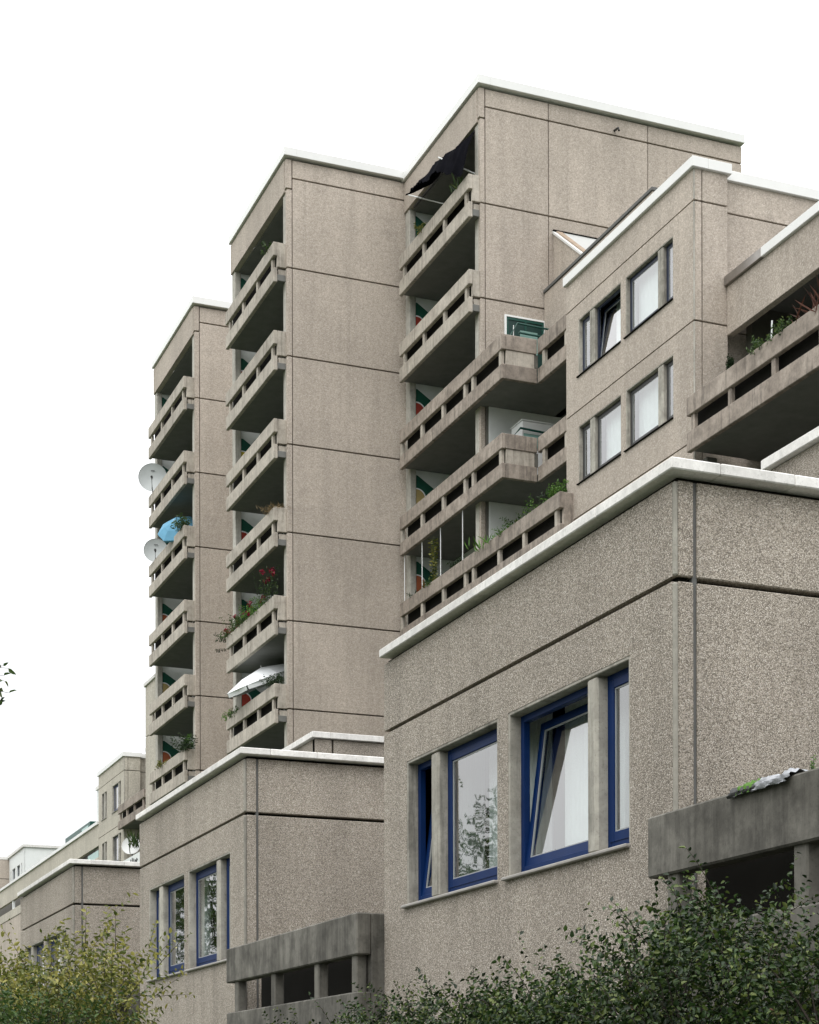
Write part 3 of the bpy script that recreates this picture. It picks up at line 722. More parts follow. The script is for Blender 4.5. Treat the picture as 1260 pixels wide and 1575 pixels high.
mk('back_wall', MB().box(23.0, 23.2, 101.26, 150, 0, 17.3), 'darkwall', r)
# white rendered block far behind
r = thing('white_block', 'white rendered block behind the long distant terrace', 'apartment block', (26, 154, 0))
hs_ = [(155.2, 155.6, 20.6, 22.1), (156.4, 158.0, 20.6, 22.1), (158.8, 160.4, 20.6, 22.1), (161.0, 161.3, 20.5, 22.0)]
panelA(r, 'plaster', 26, 154.02, 162, 0, 23.28, t=.3, holes=hs_)
for h in hs_:
    w = mk('window', MB().grid([h[0], h[0]+.12, h[1]-.12, h[1]], [h[2], h[2]+.12, h[3]-.12, h[3]], lambda i, j: not (i == 1 and j == 1), fA(26.12), .08), 'navy', r)
    mk('pane', MB().box(26.15, 26.17, h[0]+.12, h[1]-.12, h[2]+.12, h[3]-.12), 'glass', w)
mk('shell', MB().box(27, 38, 154.3, 161.8, 0, 23.2), 'joint_and_shade', r)
panelB(r, 'plaster', 154, 26, 26.06, 0, 23.28); panelB(r, 'plaster', 154, 26.09, 38, 0, 23.28)
mk('coping', MB().box(25.85, 38.1, 153.85, 162.1, 23.282, 23.50, .01), 'coping_near', r)
r = thing('grey_block', 'grey panelled block at the left edge in the far distance', 'apartment block', (15, 162, 0))
for a, b_ in ((15, 22.1), (22.16, 24.1), (24.16, 26.4)):
    for z0, z1 in ((0, 21.45), (21.5, 23.2)): mk('wall_panel', MB().box(a, b_, 162.15, 166, z0, z1, .01), 'agg_far', r)
mk('coping', MB().box(14.9, 26.5, 162.11, 166, 23.202, 23.45, .01), 'coping_near', r)
# white wall behind the distant stepped block
r = thing('white_stub', 'small white block with two slit windows behind the distant stepped block', 'apartment block', (21.9, 101.3, 17))
panelA(r, 'plaster', 21.9, 101.27, 104.5, 17.55, 19.85, t=.2, holes=[(102.0, 102.35, 17.7, 18.7), (102.9, 103.25, 17.7, 18.7)])
mk('shell', MB().box(22.1, 27, 101.27, 104.4, 17.55, 19.8), 'joint_and_shade', r)
mk('coping', MB().box(21.82, 27, 101.27, 104.6, 19.85, 20.05, .01), 'coping_near', r)

# ------------------------------------------------------------------ foliage generators
def leaves(P, D, S, size, width=.5, up=.7, jitter=.5, fold=.18):
    """P centres of leaf bases (n,3), D axis directions, six-vertex folded leaves -> V,F"""
    n = len(P)
    D = D / (np.linalg.norm(D, axis=1, keepdims=True) + 1e-9)
    N = RNG.normal(size=(n, 3)) * jitter; N[:, 2] += up
    W = np.cross(D, N); W /= (np.linalg.norm(W, axis=1, keepdims=True) + 1e-9)
    N = np.cross(W, D)
    s = (size * S)[:, None]; w = s * width * .5
    tip = P + D*s - N*s*fold*.6
    V = np.stack([P, P + D*s*.30 + W*w + N*s*fold, P + D*s*.70 + W*w*.75 + N*s*fold*.5, tip, P + D*s*.70 - W*w*.75 + N*s*fold*.5, P + D*s*.30 - W*w + N*s*fold], 1).reshape(-1, 3)
    b = np.arange(n)[:, None]*6
    F = np.concatenate([b + np.array([[0, 1, 2, 3]]), b + np.array([[0, 3, 4, 5]])], 0)
    return V, F
def twigs(start, direc, length, k, droop=.25, alt=.9):
    """leaf bases along curved twigs; returns P, D and the twig polylines"""
    T = len(start); t = (np.arange(k)+.6)/k
    direc = direc/np.linalg.norm(direc, axis=1, keepdims=True)
    P = start[:, None, :] + direc[:, None, :]*(length[:, None]*t)[:, :, None]
    P[:, :, 2] -= droop*(length[:, None]*t**2)
    tang = direc[:, None, :] + np.array([0, 0, -1])*(2*droop*t)[None, :, None]
    r = RNG.normal(size=(T, 1, 3)); side = np.cross(np.broadcast_to(tang, P.shape), np.broadcast_to(r, P.shape)); side /= np.linalg.norm(side, axis=2, keepdims=True)+1e-9
    sg = np.where(np.arange(k) % 2 == 0, 1, -1)[None, :, None]
    D = tang*.55 + side*sg*alt + RNG.normal(size=P.shape)*.25
    return P.reshape(-1, 3), D.reshape(-1, 3), P
def shoot_mesh(polys, r=.004):
    """thin three-sided stems through polylines (T,k,3)"""
    T, k, _ = polys.shape
    a = RNG.normal(size=(T, 1, 3)); ang = [0, 2.094, 4.189]
    d = polys[:, -1:, :]-polys[:, :1, :]; d /= np.linalg.norm(d, axis=2, keepdims=True)+1e-9
    u = np.cross(d, a); u /= np.linalg.norm(u, axis=2, keepdims=True)+1e-9; v = np.cross(d, u)
    taper = (1-.7*np.arange(k)/(k-1))[None, :, None]*r
    V = np.stack([polys + (u*math.cos(q)+v*math.sin(q))*taper for q in ang], 2).reshape(-1, 3)
    F = []
    base = (np.arange(T)*k*3)[:, None] + (np.arange(k-1)*3)[None, :]
    for q in range(3):
        w = (q+1) % 3
        F.append(np.stack([base+q, base+w, base+3+w, base+3+q], -1).reshape(-1, 4))
    return V, np.concatenate(F, 0)
def shrub(name, label, cat, cx, cy, rx, ry, h, ntw, mat, leafsize, seed_z=.35, shoots=14, group=None, tipmat=None, k=12, tw=.42, stems=9, width=.55, shoot_len=(.5, .9), prof=None, droop=.25, shoot_dir=(0, 0)):
    root = thing(name, label, cat, (cx, cy, 0), group)
    # woody stems
    sm = MB(); ends = []
    for i in range(stems):
        a = random.uniform(0, 6.28); rr = random.uniform(.2, .85)
        e = Vector((cx + rx*rr*math.cos(a), cy + ry*rr*math.sin(a), h*random.uniform(.6, .92)))
        b0 = Vector((cx + .1*math.cos(a), cy + .15*math.sin(a), 0)); pts = []
        for q in range(7):
            t = q/6; p = b0.lerp(e, t) + Vector((random.uniform(-1, 1), random.uniform(-1, 1), 0))*.07*math.sin(t*3.1); p.z = e.z*t**.8; pts.append(p)
        sm.tube(pts, .028, 5, .008)
        for q in (3, 4, 5):
            d = Vector((random.uniform(-1, 1), random.uniform(-1, 1), random.uniform(.2, 1))).normalized()
            sm.tube([pts[q], pts[q]+d*.25+Vector((0, 0, .03)), pts[q]+d*.55], .010, 4, .004)
    mk('stem', sm, 'bark', root)
    # twigs filling the volume, denser near the surface and gathered in clumps
    nc = max(12, ntw//28)
    ca = RNG.uniform(0, 2*np.pi, nc); cr = RNG.uniform(.15, 1, nc)**.6; cz = RNG.uniform(seed_z, 1, nc)
    prf = np.sqrt(np.clip(1 - ((cz-.35)/.75)**2, .05, 1))
    C = np.stack([cx + rx*cr*np.cos(ca)*prf, cy + ry*cr*np.sin(ca)*prf, h*cz*(.90 + .12*RNG.random(nc))], 1)
    pick = RNG.integers(0, nc, ntw)
    S = C[pick] + RNG.normal(size=(ntw, 3))*np.array([.14, .18, .12])*min(1.3, max(.6, h/2.4))
    Dr = (S - np.array([cx, cy, h*.35]))/np.array([rx, ry, h*.7]); Dr = Dr + RNG.normal(size=(ntw, 3))*.45 + np.array([0, 0, .45])
    P, D, poly = twigs(S, Dr, RNG.uniform(.5, 1.2, ntw)*tw, k, droop)
    V, F = leaves(P, D, RNG.uniform(.6, 1.25, len(P)), leafsize, width)
    fast('foliage', V, F, mat, root, kind='stuff')
    # long free shoots that stand out of the outline
    if shoots:
        a = RNG.uniform(0, 2*np.pi, shoots); q = RNG.uniform(.1, .95, shoots)
        S = np.stack([cx + rx*q*np.cos(a), cy + ry*q*np.sin(a), h*(1.0-.28*q)*RNG.uniform(.9, 1.0, shoots)], 1)
        Dr = RNG.normal(size=(shoots, 3))*.45 + np.array([shoot_dir[0], shoot_dir[1], 1.0])
        P, D, poly2 = twigs(S, Dr, RNG.uniform(*shoot_len, shoots), 22, .32, 1.0)
        V, F = leaves(P, D, RNG.uniform(.5, 1.0, len(P)), leafsize, width)
        fast('shoot_leaves', V, F, mat, root, kind='stuff')
        P2 = P.reshape(shoots, 22, 3)[:, -4:].reshape(-1, 3); D2 = D.reshape(shoots, 22, 3)[:, -4:].reshape(-1, 3)
        V, F = leaves(P2, D2+np.array([0, 0, .4]), RNG.uniform(.5, .9, len(P2)), leafsize, width)
        fast('young_leaves', V, F, tipmat or mat, root, kind='stuff')
        poly = np.concatenate([poly[:max(200, ntw//4), ::1][:, :, :], ], 0)
        V1, F1 = shoot_mesh(poly2, .0045); fast('shoot_stems', V1, F1, 'bark', root, kind='stuff')
    V1, F1 = shoot_mesh(poly[:max(200, ntw//3)], .004); fast('twigs', V1, F1, 'bark', root, kind='stuff')
    return root
GH = 'dark green hedge shrubs below the near bay'
shrub('hedge_shrub', 'tallest dark green shrub at the lower right in front of the stained parapet', 'shrub', 5.25, 8.6, .62, 1.25, 2.48, 3000, 'leaf_hedge', .037, width=.60, shoots=16, group=GH, tipmat='leaf_tip', shoot_len=(.35, .6))
shrub('hedge_shrub', 'dark green shrub beside the tallest one, under the balcony end', 'shrub', 5.35, 10.5, .6, 1.1, 2.20, 2100, 'leaf_hedge', .037, width=.60, shoots=16, group=GH, tipmat='leaf_tip', shoot_len=(.35, .6))
shrub('hedge_shrub', 'dark green shrub below the tilted blue window with long thin shoots', 'shrub', 5.55, 12.3, .6, 1.0, 2.16, 1750, 'leaf_hedge', .037, width=.60, shoots=20, group=GH, tipmat='leaf_mid', shoot_len=(.45, .75))
shrub('hedge_shrub', 'dark green shrub below the closed blue window with one shoot bending left', 'shrub', 5.60, 14.3, .6, 1.1, 2.20, 1500, 'leaf_hedge', .037, width=.60, shoots=16, group=GH, tipmat='leaf_mid', shoot_len=(.5, .9), shoot_dir=(-.4, .5))
shrub('hedge_shrub', 'dark green shrub before the stained parapet between the two bays', 'shrub', 5.60, 16.5, .55, 1.1, 2.16, 950, 'leaf_hedge', .037, width=.60, shoots=14, group=GH, tipmat='leaf_mid', shoot_len=(.35, .7))
shrub('hedge_shrub', 'low sparse end of the hedge in front of the stained parapet', 'shrub', 5.70, 18.4, .5, 1.0, 1.95, 400, 'leaf_hedge', .037, width=.60, shoots=10, group=GH, tipmat='leaf_mid', shoot_len=(.3, .6))
# one long arching shoot left of the hedge, before the wall
shrub('yellowish_bush', 'airy yellowish green bush at the lower left in front of the second bay', 'bush', 3.0, 15.6, .80, 1.2, 2.85, 1080, 'leaf_yellow', .052, seed_z=.45, shoots=16, k=10, tw=.5, stems=18, width=.5, shoot_len=(.35, .7), droop=.15)
shrub('yellowish_bush', 'taller yellowish bush at the left edge with one branch standing up', 'bush', 2.2, 15.9, .85, 1.2, 2.82, 1080, 'leaf_yellow', .052, seed_z=.5, shoots=14, k=10, tw=.5, stems=16, width=.5, shoot_len=(.4, .75), droop=.15)
shrub('green_bush', 'darker green undergrowth at the bottom left corner below the yellowish bush', 'bush', 2.3, 14.2, 1.2, .8, 2.2, 1400, 'leaf_mid', .045, seed_z=.3, shoots=0, k=10, tw=.45, stems=8, width=.5)
# ------------------------------------------------------------------ trees
def tree(label, bx, by, h, crown_r, crown_z, ntw, mat, leafsize, trunk_r=.14, branch_to=None):
    root = thing('broadleaf_tree', label, 'tree', (bx, by, 0), None)
    tm = MB(); cen = Vector((bx, by, crown_z)); tips = []
    tm.tube([(bx, by, 0), (bx+.05, by, h*.25), (bx-.04, by+.06, h*.5), (bx, by, crown_z)], trunk_r, 9, trunk_r*.5)
    for i in range(16):
        a = random.uniform(0, 6.28); el = random.uniform(-.1, 1.1)
        d = Vector((math.cos(a)*math.cos(el), math.sin(a)*math.cos(el), math.sin(el)))
        s0 = Vector((bx, by, random.uniform(h*.38, crown_z))); e = cen + Vector((d.x*crown_r, d.y*crown_r, d.z*(h-crown_z)))*.85
        tm.tube([s0, s0.lerp(e, .4)+Vector((0, 0, .2)), e], trunk_r*.35, 5, .012)
        for t in (.5, .7, .85, 1.0): tips.append(s0.lerp(e, t))
    if branch_to:
        s0 = Vector((bx, by, h*.45))
        for e in branch_to:
            e = Vector(e); tm.tube([s0, s0.lerp(e, .5)+Vector((0, 0, .25)), e], trunk_r*.3, 5, .01); tips += [e]*3
    mk('trunk', tm, 'bark', root)
    tips = np.array([tuple(t) for t in tips])
    pick = RNG.integers(0, len(tips), ntw)
    S = tips[pick] + RNG.normal(size=(ntw, 3))*crown_r*.2
    Dr = S - np.array([bx, by, crown_z-.5]) + RNG.normal(size=(ntw, 3))*.8
    P, D, poly = twigs(S, Dr, RNG.uniform(.35, .8, ntw), 10, .35)
    V, F = leaves(P, D, RNG.uniform(.6, 1.2, len(P)), leafsize, .5)
    fast('crown', V, F, mat, root, kind='stuff')
    V1, F1 = shoot_mesh(poly[::3], .006); fast('twigs', V1, F1, 'bark', root, kind='stuff')
    return root
tree('broadleaf tree across the path, seen mirrored in the large closed blue window', -4.4, 37.2, 8.3, 2.3, 6.0, 2200, 'leaf_mid', .10)
tree('taller broadleaf tree farther along the path, mirrored in the second bay windows', -5.2, 63.0, 13.5, 4.6, 7.6, 2800, 'leaf_mid', .13, .2)
lt = tree('tree at the left edge whose outermost dark leaves enter the picture', -1.9, 10.4, 5.2, 1.0, 4.1, 500, 'leaf_dark', .075, .08)
n_ = 20; S = np.stack([RNG.uniform(1.12, 1.22, n_), RNG.uniform(9.9, 10.1, n_), RNG.uniform(3.80, 3.97, n_)], 1)
P, D, poly = twigs(S, np.stack([np.ones(n_), RNG.uniform(-.1, .1, n_), RNG.uniform(-.3, .3, n_)], 1), RNG.uniform(.34, .44, n_), 9, .05)
V1, F1 = leaves(P, D, RNG.uniform(.6, 1.0, len(P)), .06, .42); fast('branch_leaves', V1, F1, 'leaf_mid', lt, kind='stuff')
V1, F1 = shoot_mesh(poly, .005); fast('branch_twigs', V1, F1, 'bark', lt, kind='stuff')
mk('branch', MB().tube([(-1.9, 10.4, 2.8), (-.6, 10.2, 3.5), (.5, 10.0, 3.75), (1.2, 10.0, 3.90)], .03, 6, .008), 'bark', lt)

# ------------------------------------------------------------------ plants on balconies
def pot_plant(name, label, cat, x, y, z, r, h, n, mat, size, flower=None, nf=0, pot=True, width=.45, up=1.0, long=False, spread=(1, 1), sink=.0, k=9):
    root = thing(name, label, cat, (x, y, z-sink), 'balcony plants')
    if pot:
        mk('pot', MB().lathe([(.0, 0), (.10, 0), (.14, .2), (.15, .2), (.15, .23), (.12, .23), (.11, .19), (0, .19)], (x, y, z-sink), n=14), 'terracotta', root, smooth=False)
    S = np.array([x, y, z-sink+(.18 if pot else 0)]) + RNG.normal(size=(n, 3))*np.array([.05*spread[0]*3, .05*spread[1]*3, .03])
    Dr = RNG.normal(size=(n, 3))*np.array([spread[0]*.5, spread[1]*.5, .2])*r/h + np.array([0, 0, up])
    if long:
        P, D, poly = twigs(S, Dr, RNG.uniform(.6, 1.0, n)*h, 6, .1)
        V1, F1 = leaves(S, Dr, RNG.uniform(.6, 1.1, n), h, width, up=.2, jitter=1.0, fold=.05)
        fast('blades', V1, F1, mat, root, kind='stuff')
    else:
        P, D, poly = twigs(S, Dr, RNG.uniform(.5, 1.0, n)*h, k, .22)
        V1, F1 = leaves(P, D, RNG.uniform(.6, 1.2, len(P)), size, width); fast('foliage', V1, F1, mat, root, kind='stuff')
        V1, F1 = shoot_mesh(poly, .006); fast('stems', V1, F1, 'leaf_dark', root, kind='stuff')
    if flower:
        ends = poly[RNG.integers(0, n, nf), -1]
        q = 26
        C = np.repeat(ends, q, 0) + RNG.normal(size=(nf*q, 3))*.035
        V1, F1 = leaves(C, RNG.normal(size=(nf*q, 3)), RNG.uniform(.6, 1.1, nf*q), .075, .8)
        fast('flowers', V1, F1, flower, root, kind='stuff')
    return root
xt = 17.12          # over the parapet of the two left towers
pot_plant('potted_plant', 'small leafy plant at the near end of the top balcony of the middle tower', 'plant', xt+.1, 54.55, 28.72, .35, .42, 22, 'leaf_mid', .09, pot=False)
pot_plant('dry_grass_tuft', 'straw coloured grass tuft at the near end of a middle tower balcony', 'plant', xt+.05, 54.45, 20.35, .3, .30, 160, 'dry', .1, pot=False, long=True, width=.05, spread=(1.3, 1.3), up=.6)
for (y, z, h, nf, lab, mt, n) in (
        (59.4, 17.50, .55, 7, 'crimson flowering plant spilling over the far end of the flowered balcony', 'leaf_mid', 34),
        (58.6, 17.50, .95, 5, 'tall crimson flowering plant beside the far end of the flowered balcony', 'leaf_mid', 30),
        (57.6, 17.50, .60, 3, 'bushy green plant in the middle of the flowered balcony', 'leaf_mid', 46),
        (56.7, 17.50, .75, 4, 'flowering plant right of the bushy one on the flowered balcony', 'leaf_bright', 34),
        (55.7, 17.50, .65, 4, 'leafy plant with pale green leaves on the flowered balcony', 'leaf_bright', 26),
        (54.9, 17.50, 1.55, 6, 'tallest crimson flowering plant at the near end of the flowered balcony', 'leaf_mid', 26)):
    pot_plant('flowering_plant', lab, 'plant', xt-.02, y, z, .5, h, n, mt, .085, 'petal', nf, pot=False, spread=(.9, 1.6))
tw_ = thing('trailing_plant', 'thin reddish plant trailing left off the far end of the flowered balcony', 'plant', (xt-.1, 59.7, 17.4), 'balcony plants')
S = np.array([[xt-.05, 59.75, 17.45], [xt-.05, 59.8, 17.2], [xt-.05, 59.7, 17.5]]); P, D, poly = twigs(S, np.array([[-.25, .9, .65], [-.2, .9, .25], [-.3, .8, .3]]), np.array([1.0, .8, .7]), 14, .1)
V1, F1 = leaves(P, D, RNG.uniform(.7, 1.1, len(P)), .11, .4); fast('foliage', V1, F1, 'leaf_dark', tw_, kind='stuff'); V1, F1 = shoot_mesh(poly, .01); fast('stems', V1, F1, 'rust', tw_, kind='stuff')
pot_plant('potted_plant', 'yellowish green plant at the far end of the balcony with the white parasol', 'plant', xt, 59.3, 14.72, .3, .35, 30, 'leaf_bright', .08, pot=False, spread=(.8, 1.6))
pot_plant('potted_plant', 'low green plant under the white parasol', 'plant', xt, 58.6, 14.72, .35, .32, 36, 'leaf_mid', .08, pot=False, spread=(.8, 2.4))
pot_plant('potted_plant', 'dense green plant at the near end of the balcony with the white parasol', 'plant', xt+.05, 54.5, 14.75, .3, .62, 40, 'leaf_dark', .08, pot=False)
pot_plant('potted_plant', 'palm like plant above the blue parasol', 'plant', 17.05, 65.6, 23.1, .5, .75, 34, 'leaf_mid', .13, pot=False, width=.25, spread=(1.1, 1.3))
pot_plant('potted_plant', 'dark bush with pale specks on the lowest balcony of the farthest tower', 'plant', 17.05, 65.5, 14.7, .5, .95, 36, 'leaf_dark', .12, 'leaf_bright', 4, pot=False, spread=(1.1, 1.6))
pot_plant('potted_plant', 'small ochre plant in front of the mural of the lowest balcony of the farthest tower', 'plant', 17.05, 68.8, 14.7, .3, .45, 20, 'leaf_yellow', .09, pot=False, spread=(.8, 2))
pot_plant('potted_plant', 'spiky plant under the torn black awning', 'plant', 21.25, 48.9, 28.72, .3, .45, 26, 'leaf_mid', .4, pot=False, long=True, width=.12, spread=(1.3, 1.3))
pot_plant('potted_plant', 'ochre green plant on the awning balcony near its far end', 'plant', 21.25, 51.6, 28.72, .3, .40, 34, 'leaf_yellow', .08, pot=False)
pot_plant('succulent', 'spiky succulent at the edge of the lowest planted terrace', 'plant', 21.25, 46.9, 17.48, .4, .46, 38, 'leaf_bright', .1, pot=False, long=True, width=.14, spread=(1.6, 1.8))
for y, z, h, n, mt, lab in ((45.9, 17.5, .5, 30, 'leaf_bright', 'bushy bright green plant beside the spiky succulent'), (45.1, 17.5, .55, 22, 'leaf_mid', 'feathery green plant in the middle of the lowest planted terrace'),
        (44.2, 17.5, .85, 14, 'leaf_bright', 'tall thin stemmed plant on the lowest planted terrace'), (43.4, 17.5, .8, 8, 'leaf_dark', 'sparse stalks near the end of the lowest planted terrace'), (42.62, 17.6, .55, 40, 'leaf_bright', 'bright green leafy plant at the end of the terrace against the stepped block')):
    pot_plant('potted_plant', lab, 'plant', 21.3, y, z, .5, h, n, mt, .09, pot=False, spread=(.8, 1.5))
pot_plant('potted_plant', 'small plant with white flowers at the far end of the screened terrace', 'plant', 21.25, 52.5, 17.5, .4, .35, 24, 'leaf_dark', .08, 'whitec', 1, pot=False, spread=(.8, 2))
pot_plant('potted_plant', 'leafy plant at the foot of the climbing vine', 'plant', 21.25, 51.3, 17.5, .35, .45, 34, 'leaf_mid', .08, pot=False, spread=(.8, 1.5))
pot_plant('potted_plant', 'small reddish plant near the right rod of the screened terrace', 'plant', 21.25, 49.3, 17.5, .35, .42, 22, 'leaf_dark', .08, 'petal', 1, pot=False, spread=(.8, 1.5))
vine = thing('climbing_vine', 'climbing vine with small yellow green leaves standing between the white rods', 'plant', (21.22, 50.9, 17.5), 'balcony plants')
S = np.array([[21.22, 50.85+.05*i, 17.5] for i in range(6)]); P, D, poly = twigs(S, RNG.normal(size=(6, 3))*.04+np.array([0, .0, 1]), np.full(6, 1.45), 26, .01, 1.2)
V1, F1 = leaves(P, D, RNG.uniform(.7, 1.2, len(P)), .10, .6); fast('foliage', V1, F1, 'leaf_yellow', vine, kind='stuff'); V1, F1 = shoot_mesh(poly, .01); fast('stems', V1, F1, 'leaf_dark', vine, kind='stuff')
for y, n, lab in ((33.0, 16, 'low green plant at the left of the right-edge loggia parapet'), (32.65, 22, 'leafy plant left of the white stick on the right-edge loggia'), (31.9, 26, 'larger leafy plant right of the white stick on the right-edge loggia')):
    pot_plant('potted_plant', lab, 'plant', 21.28, y, 17.66, .4, .36 if y > 32.2 else .55, n, 'leaf_mid', .075, pot=False, spread=(.8, .9))
pot_plant('ornamental_grass', 'rust coloured ornamental grass at the right edge of the loggia', 'plant', 21.4, 30.6, 17.6, .6, .8, 60, 'rust', .1, pot=False, long=True, width=.01, spread=(1.2, 2.2))
tag(mk('garden_stake', MB().tube([(21.28, 32.42, 17.66), (21.26, 32.36, 18.15)], .018, 8), 'whitec', org=(21.28, 32.4, 17.7)), 'white stake standing among the plants of the right-edge loggia', 'stake')
pot_plant('hanging_plant', 'dark green plant against the stepped block wall beside the loggia', 'plant', 22.25, 35.6, 18.35, .1, .55, 44, 'leaf_dark', .06, pot=False, spread=(.25, .25), k=14)
pot_plant('spiky_plant', 'spiky yellow green plant by the distant satellite dish', 'plant', 21.2, 91.5, 14.7, .6, 1.0, 26, 'leaf_mid', .3, pot=False, long=True, width=.05, spread=(1.3, 1.8))
pot_plant('wall_weed', 'small green weed growing on top of the near stained parapet', 'plant', 6.3, 9.02, 3.54, .08, .16, 12, 'leaf_bright', .022, pot=False, spread=(.4, .4))

# ------------------------------------------------------------------ satellite dishes
def dish(label, c, d, aim, mast, mat='dish'):
    r = thing('satellite_dish', label, 'satellite dish', mast, None)
    ax = Vector(aim).normalized(); R_ = d/2; C0 = Vector(c)
    prof = [(R_*t, -R_*.22*(1-t*t)) for t in (0.001, .25, .5, .75, .93, 1.0)] + [(R_*1.015, .012), (R_*1.0, -.02)] + [(R_*t, -R_*.22*(1-t*t)-.02) for t in (.8, .5, .2, .001)]
    mk('reflector', MB().lathe(prof, C0, ax, 36), mat, r, smooth=True)
    low = C0 + Vector((0, 0, -1))*R_*.95; tip = C0 + ax*R_*.95 + Vector((0, 0, -1))*R_*.35
    mk('feed_arm', MB().tube([low, low + ax*R_*.5 + Vector((0, 0, -.05)), tip], .022, 6), 'darkmetal', r)
    mk('receiver', MB().tube([tip - ax*.10 + Vector((0, 0, .02)), tip + ax*.05], .045, 10), 'darkmetal', r)
    mk('bracket', MB().tube([C0 - ax*R_*.24, C0 - ax*R_*.45 + Vector((0, 0, -.1)), Vector(mast)], .03, 6), 'darkmetal', r)
    up = Vector((0, 0, 1)); sd_ = ax.cross(up).normalized(); q = C0 + up*R_*.52 - ax*(R_*.22*(1-.27)) + ax*.006
    u2 = sd_.cross(ax).normalized()
    cc = [q - sd_*.075 + u2*.012, q + sd_*.075 + u2*.012, q + sd_*.075 - u2*.012, q - sd_*.075 - u2*.012]
    mk('badge', MB().add([p + ax*.01 for p in cc] + [p for p in cc], [(0, 3, 2, 1), (4, 5, 6, 7), (0, 1, 5, 4), (1, 2, 6, 5), (2, 3, 7, 6), (3, 0, 4, 7)]), 'darkmetal', r)
    return r
dish('upper and larger pale grey satellite dish at the left edge of the farthest tower', (17.02, 70.35, 26.62), 1.14, (-.32, -1, .04), (17.1, 70.7, 25.9))
dish('lower and smaller pale grey satellite dish at the left edge of the farthest tower', (17.08, 70.1, 23.62), .96, (-.30, -1, .08), (17.12, 70.5, 23.0))
dish('distant white satellite dish above the white parapet with black scribble', (21.2, 92.6, 15.0), 1.0, (-.5, -1, .35), (21.3, 92.7, 14.3), 'whitef')

# ------------------------------------------------------------------ parasols, awning, rods and other things on the terraces
def parasol(label, apex, axis, rad, drop, mat, foot, n=8, gap=()):
    r = thing('parasol', label, 'parasol', foot)
    ax = Vector(axis).normalized(); a = ax.orthogonal().normalized(); b_ = ax.cross(a); A = Vector(apex)
    rim = [A - ax*drop + (a*math.cos(2*math.pi*q/n) + b_*math.sin(2*math.pi*q/n))*rad for q in range(n)]
    mid = [A - ax*drop*.38 + (a*math.cos(2*math.pi*q/n) + b_*math.sin(2*math.pi*q/n))*rad*.55 for q in range(n)]
    skirt = []
    V = [A, *mid, *rim]; F = []
    for q in range(n):
        w = (q+1) % n; F += [(0, 1+q, 1+w), (1+q, 1+n+q, 1+n+w, 1+w)]
    mb = MB().add(V, F)
    for q in range(n):
        w = (q+1) % n; p0, p1 = rim[q].lerp(rim[w], .03), rim[q].lerp(rim[w], .97); m = (p0+p1)/2 - (p0+p1-2*(A-ax*drop))*.02
        d = ax*rad*.10
        mb.add([p0, m, p1, p1-d, m-d*1.15, p0-d], [(0, 1, 4, 5), (1, 2, 3, 4)])
    mk('canopy', mb, mat, r)
    rb = MB()
    for q in range(n): rb.tube([A - ax*.02, rim[q] - ax*.01], .008, 4)
    mk('ribs', rb, 'steelrod', r)
    mk('pole', MB().tube([A + ax*.06, A - ax*drop*2.0, Vector(foot)], .02, 8), 'steelrod', r)
    return r
parasol('light blue tilted parasol on a balcony of the farthest tower', (17.05, 67.0, 23.85), (-.50, -.62, .60), .80, .34, 'bluec', (18.1, 67.6, 22.2))
parasol('white tilted parasol on the lowest visible balcony of the middle tower', (17.55, 57.3, 16.08), (-.40, -.06, .91), 1.45, .42, 'whitec', (18.1, 57.4, 13.8))
aw = thing('torn_awning', 'torn black awning hanging from the roof fascia of the right tower', 'awning', (21.3, 50, 30.2))
ya = [47.75, 48.4, 49.1, 49.9, 50.6, 51.3, 52.1]
top = [(21.42, 48.30, 30.32), (21.42, 48.8, 30.33), (21.42, 49.4, 30.34), (21.4, 50.0, 30.32), (21.4, 50.6, 30.28), (21.4, 51.0, 30.22), (21.3, 51.3, 30.12)]
mid = [(21.15, 48.2, 29.72), (21.05, 48.8, 29.95), (20.95, 49.4, 30.02), (20.85, 50.05, 30.05), (20.85, 50.7, 29.95), (20.85, 51.1, 29.90), (20.8, 51.5, 29.85)]
bot = [(20.95, 48.1, 28.75), (20.80, 48.8, 29.15), (20.65, 49.3, 29.42), (20.55, 49.9, 29.45), (20.5, 50.5, 29.62), (20.5, 51.0, 29.70), (20.55, 51.65, 29.78)]
rows = [top, mid, bot]; V = []; nn = 36
for rr in rows:
    for i in range(nn+1):
        t = i/nn*(len(rr)-1); k0 = min(int(t), len(rr)-2); p = Vector(rr[k0]).lerp(Vector(rr[k0+1]), t-k0)
        if rr is bot: p += Vector((random.uniform(-.03, .03), 0, random.uniform(-.09, .07)))
        if rr is mid: p += Vector((random.uniform(-.03, .03), 0, random.uniform(-.03, .03)))
        V.append(p)
F = [(r_*(nn+1)+i, r_*(nn+1)+i+1, (r_+1)*(nn+1)+i+1, (r_+1)*(nn+1)+i) for r_ in range(2) for i in range(nn)]
mk('cloth', MB().add(V, F), 'black', aw, smooth=True)
mk('arm', MB().tube([(21.6, 48.35, 29.0), (20.78, 49.55, 29.98)], .022, 6), 'whitef', aw)
mk('arm', MB().tube([(21.6, 50.2, 28.95), (20.75, 51.9, 29.95)], .018, 6), 'steelrod', aw)
mk('roller', MB().tube([(21.5, 48.4, 30.36), (21.5, 53.3, 30.36)], .035, 8), 'darkmetal', aw)
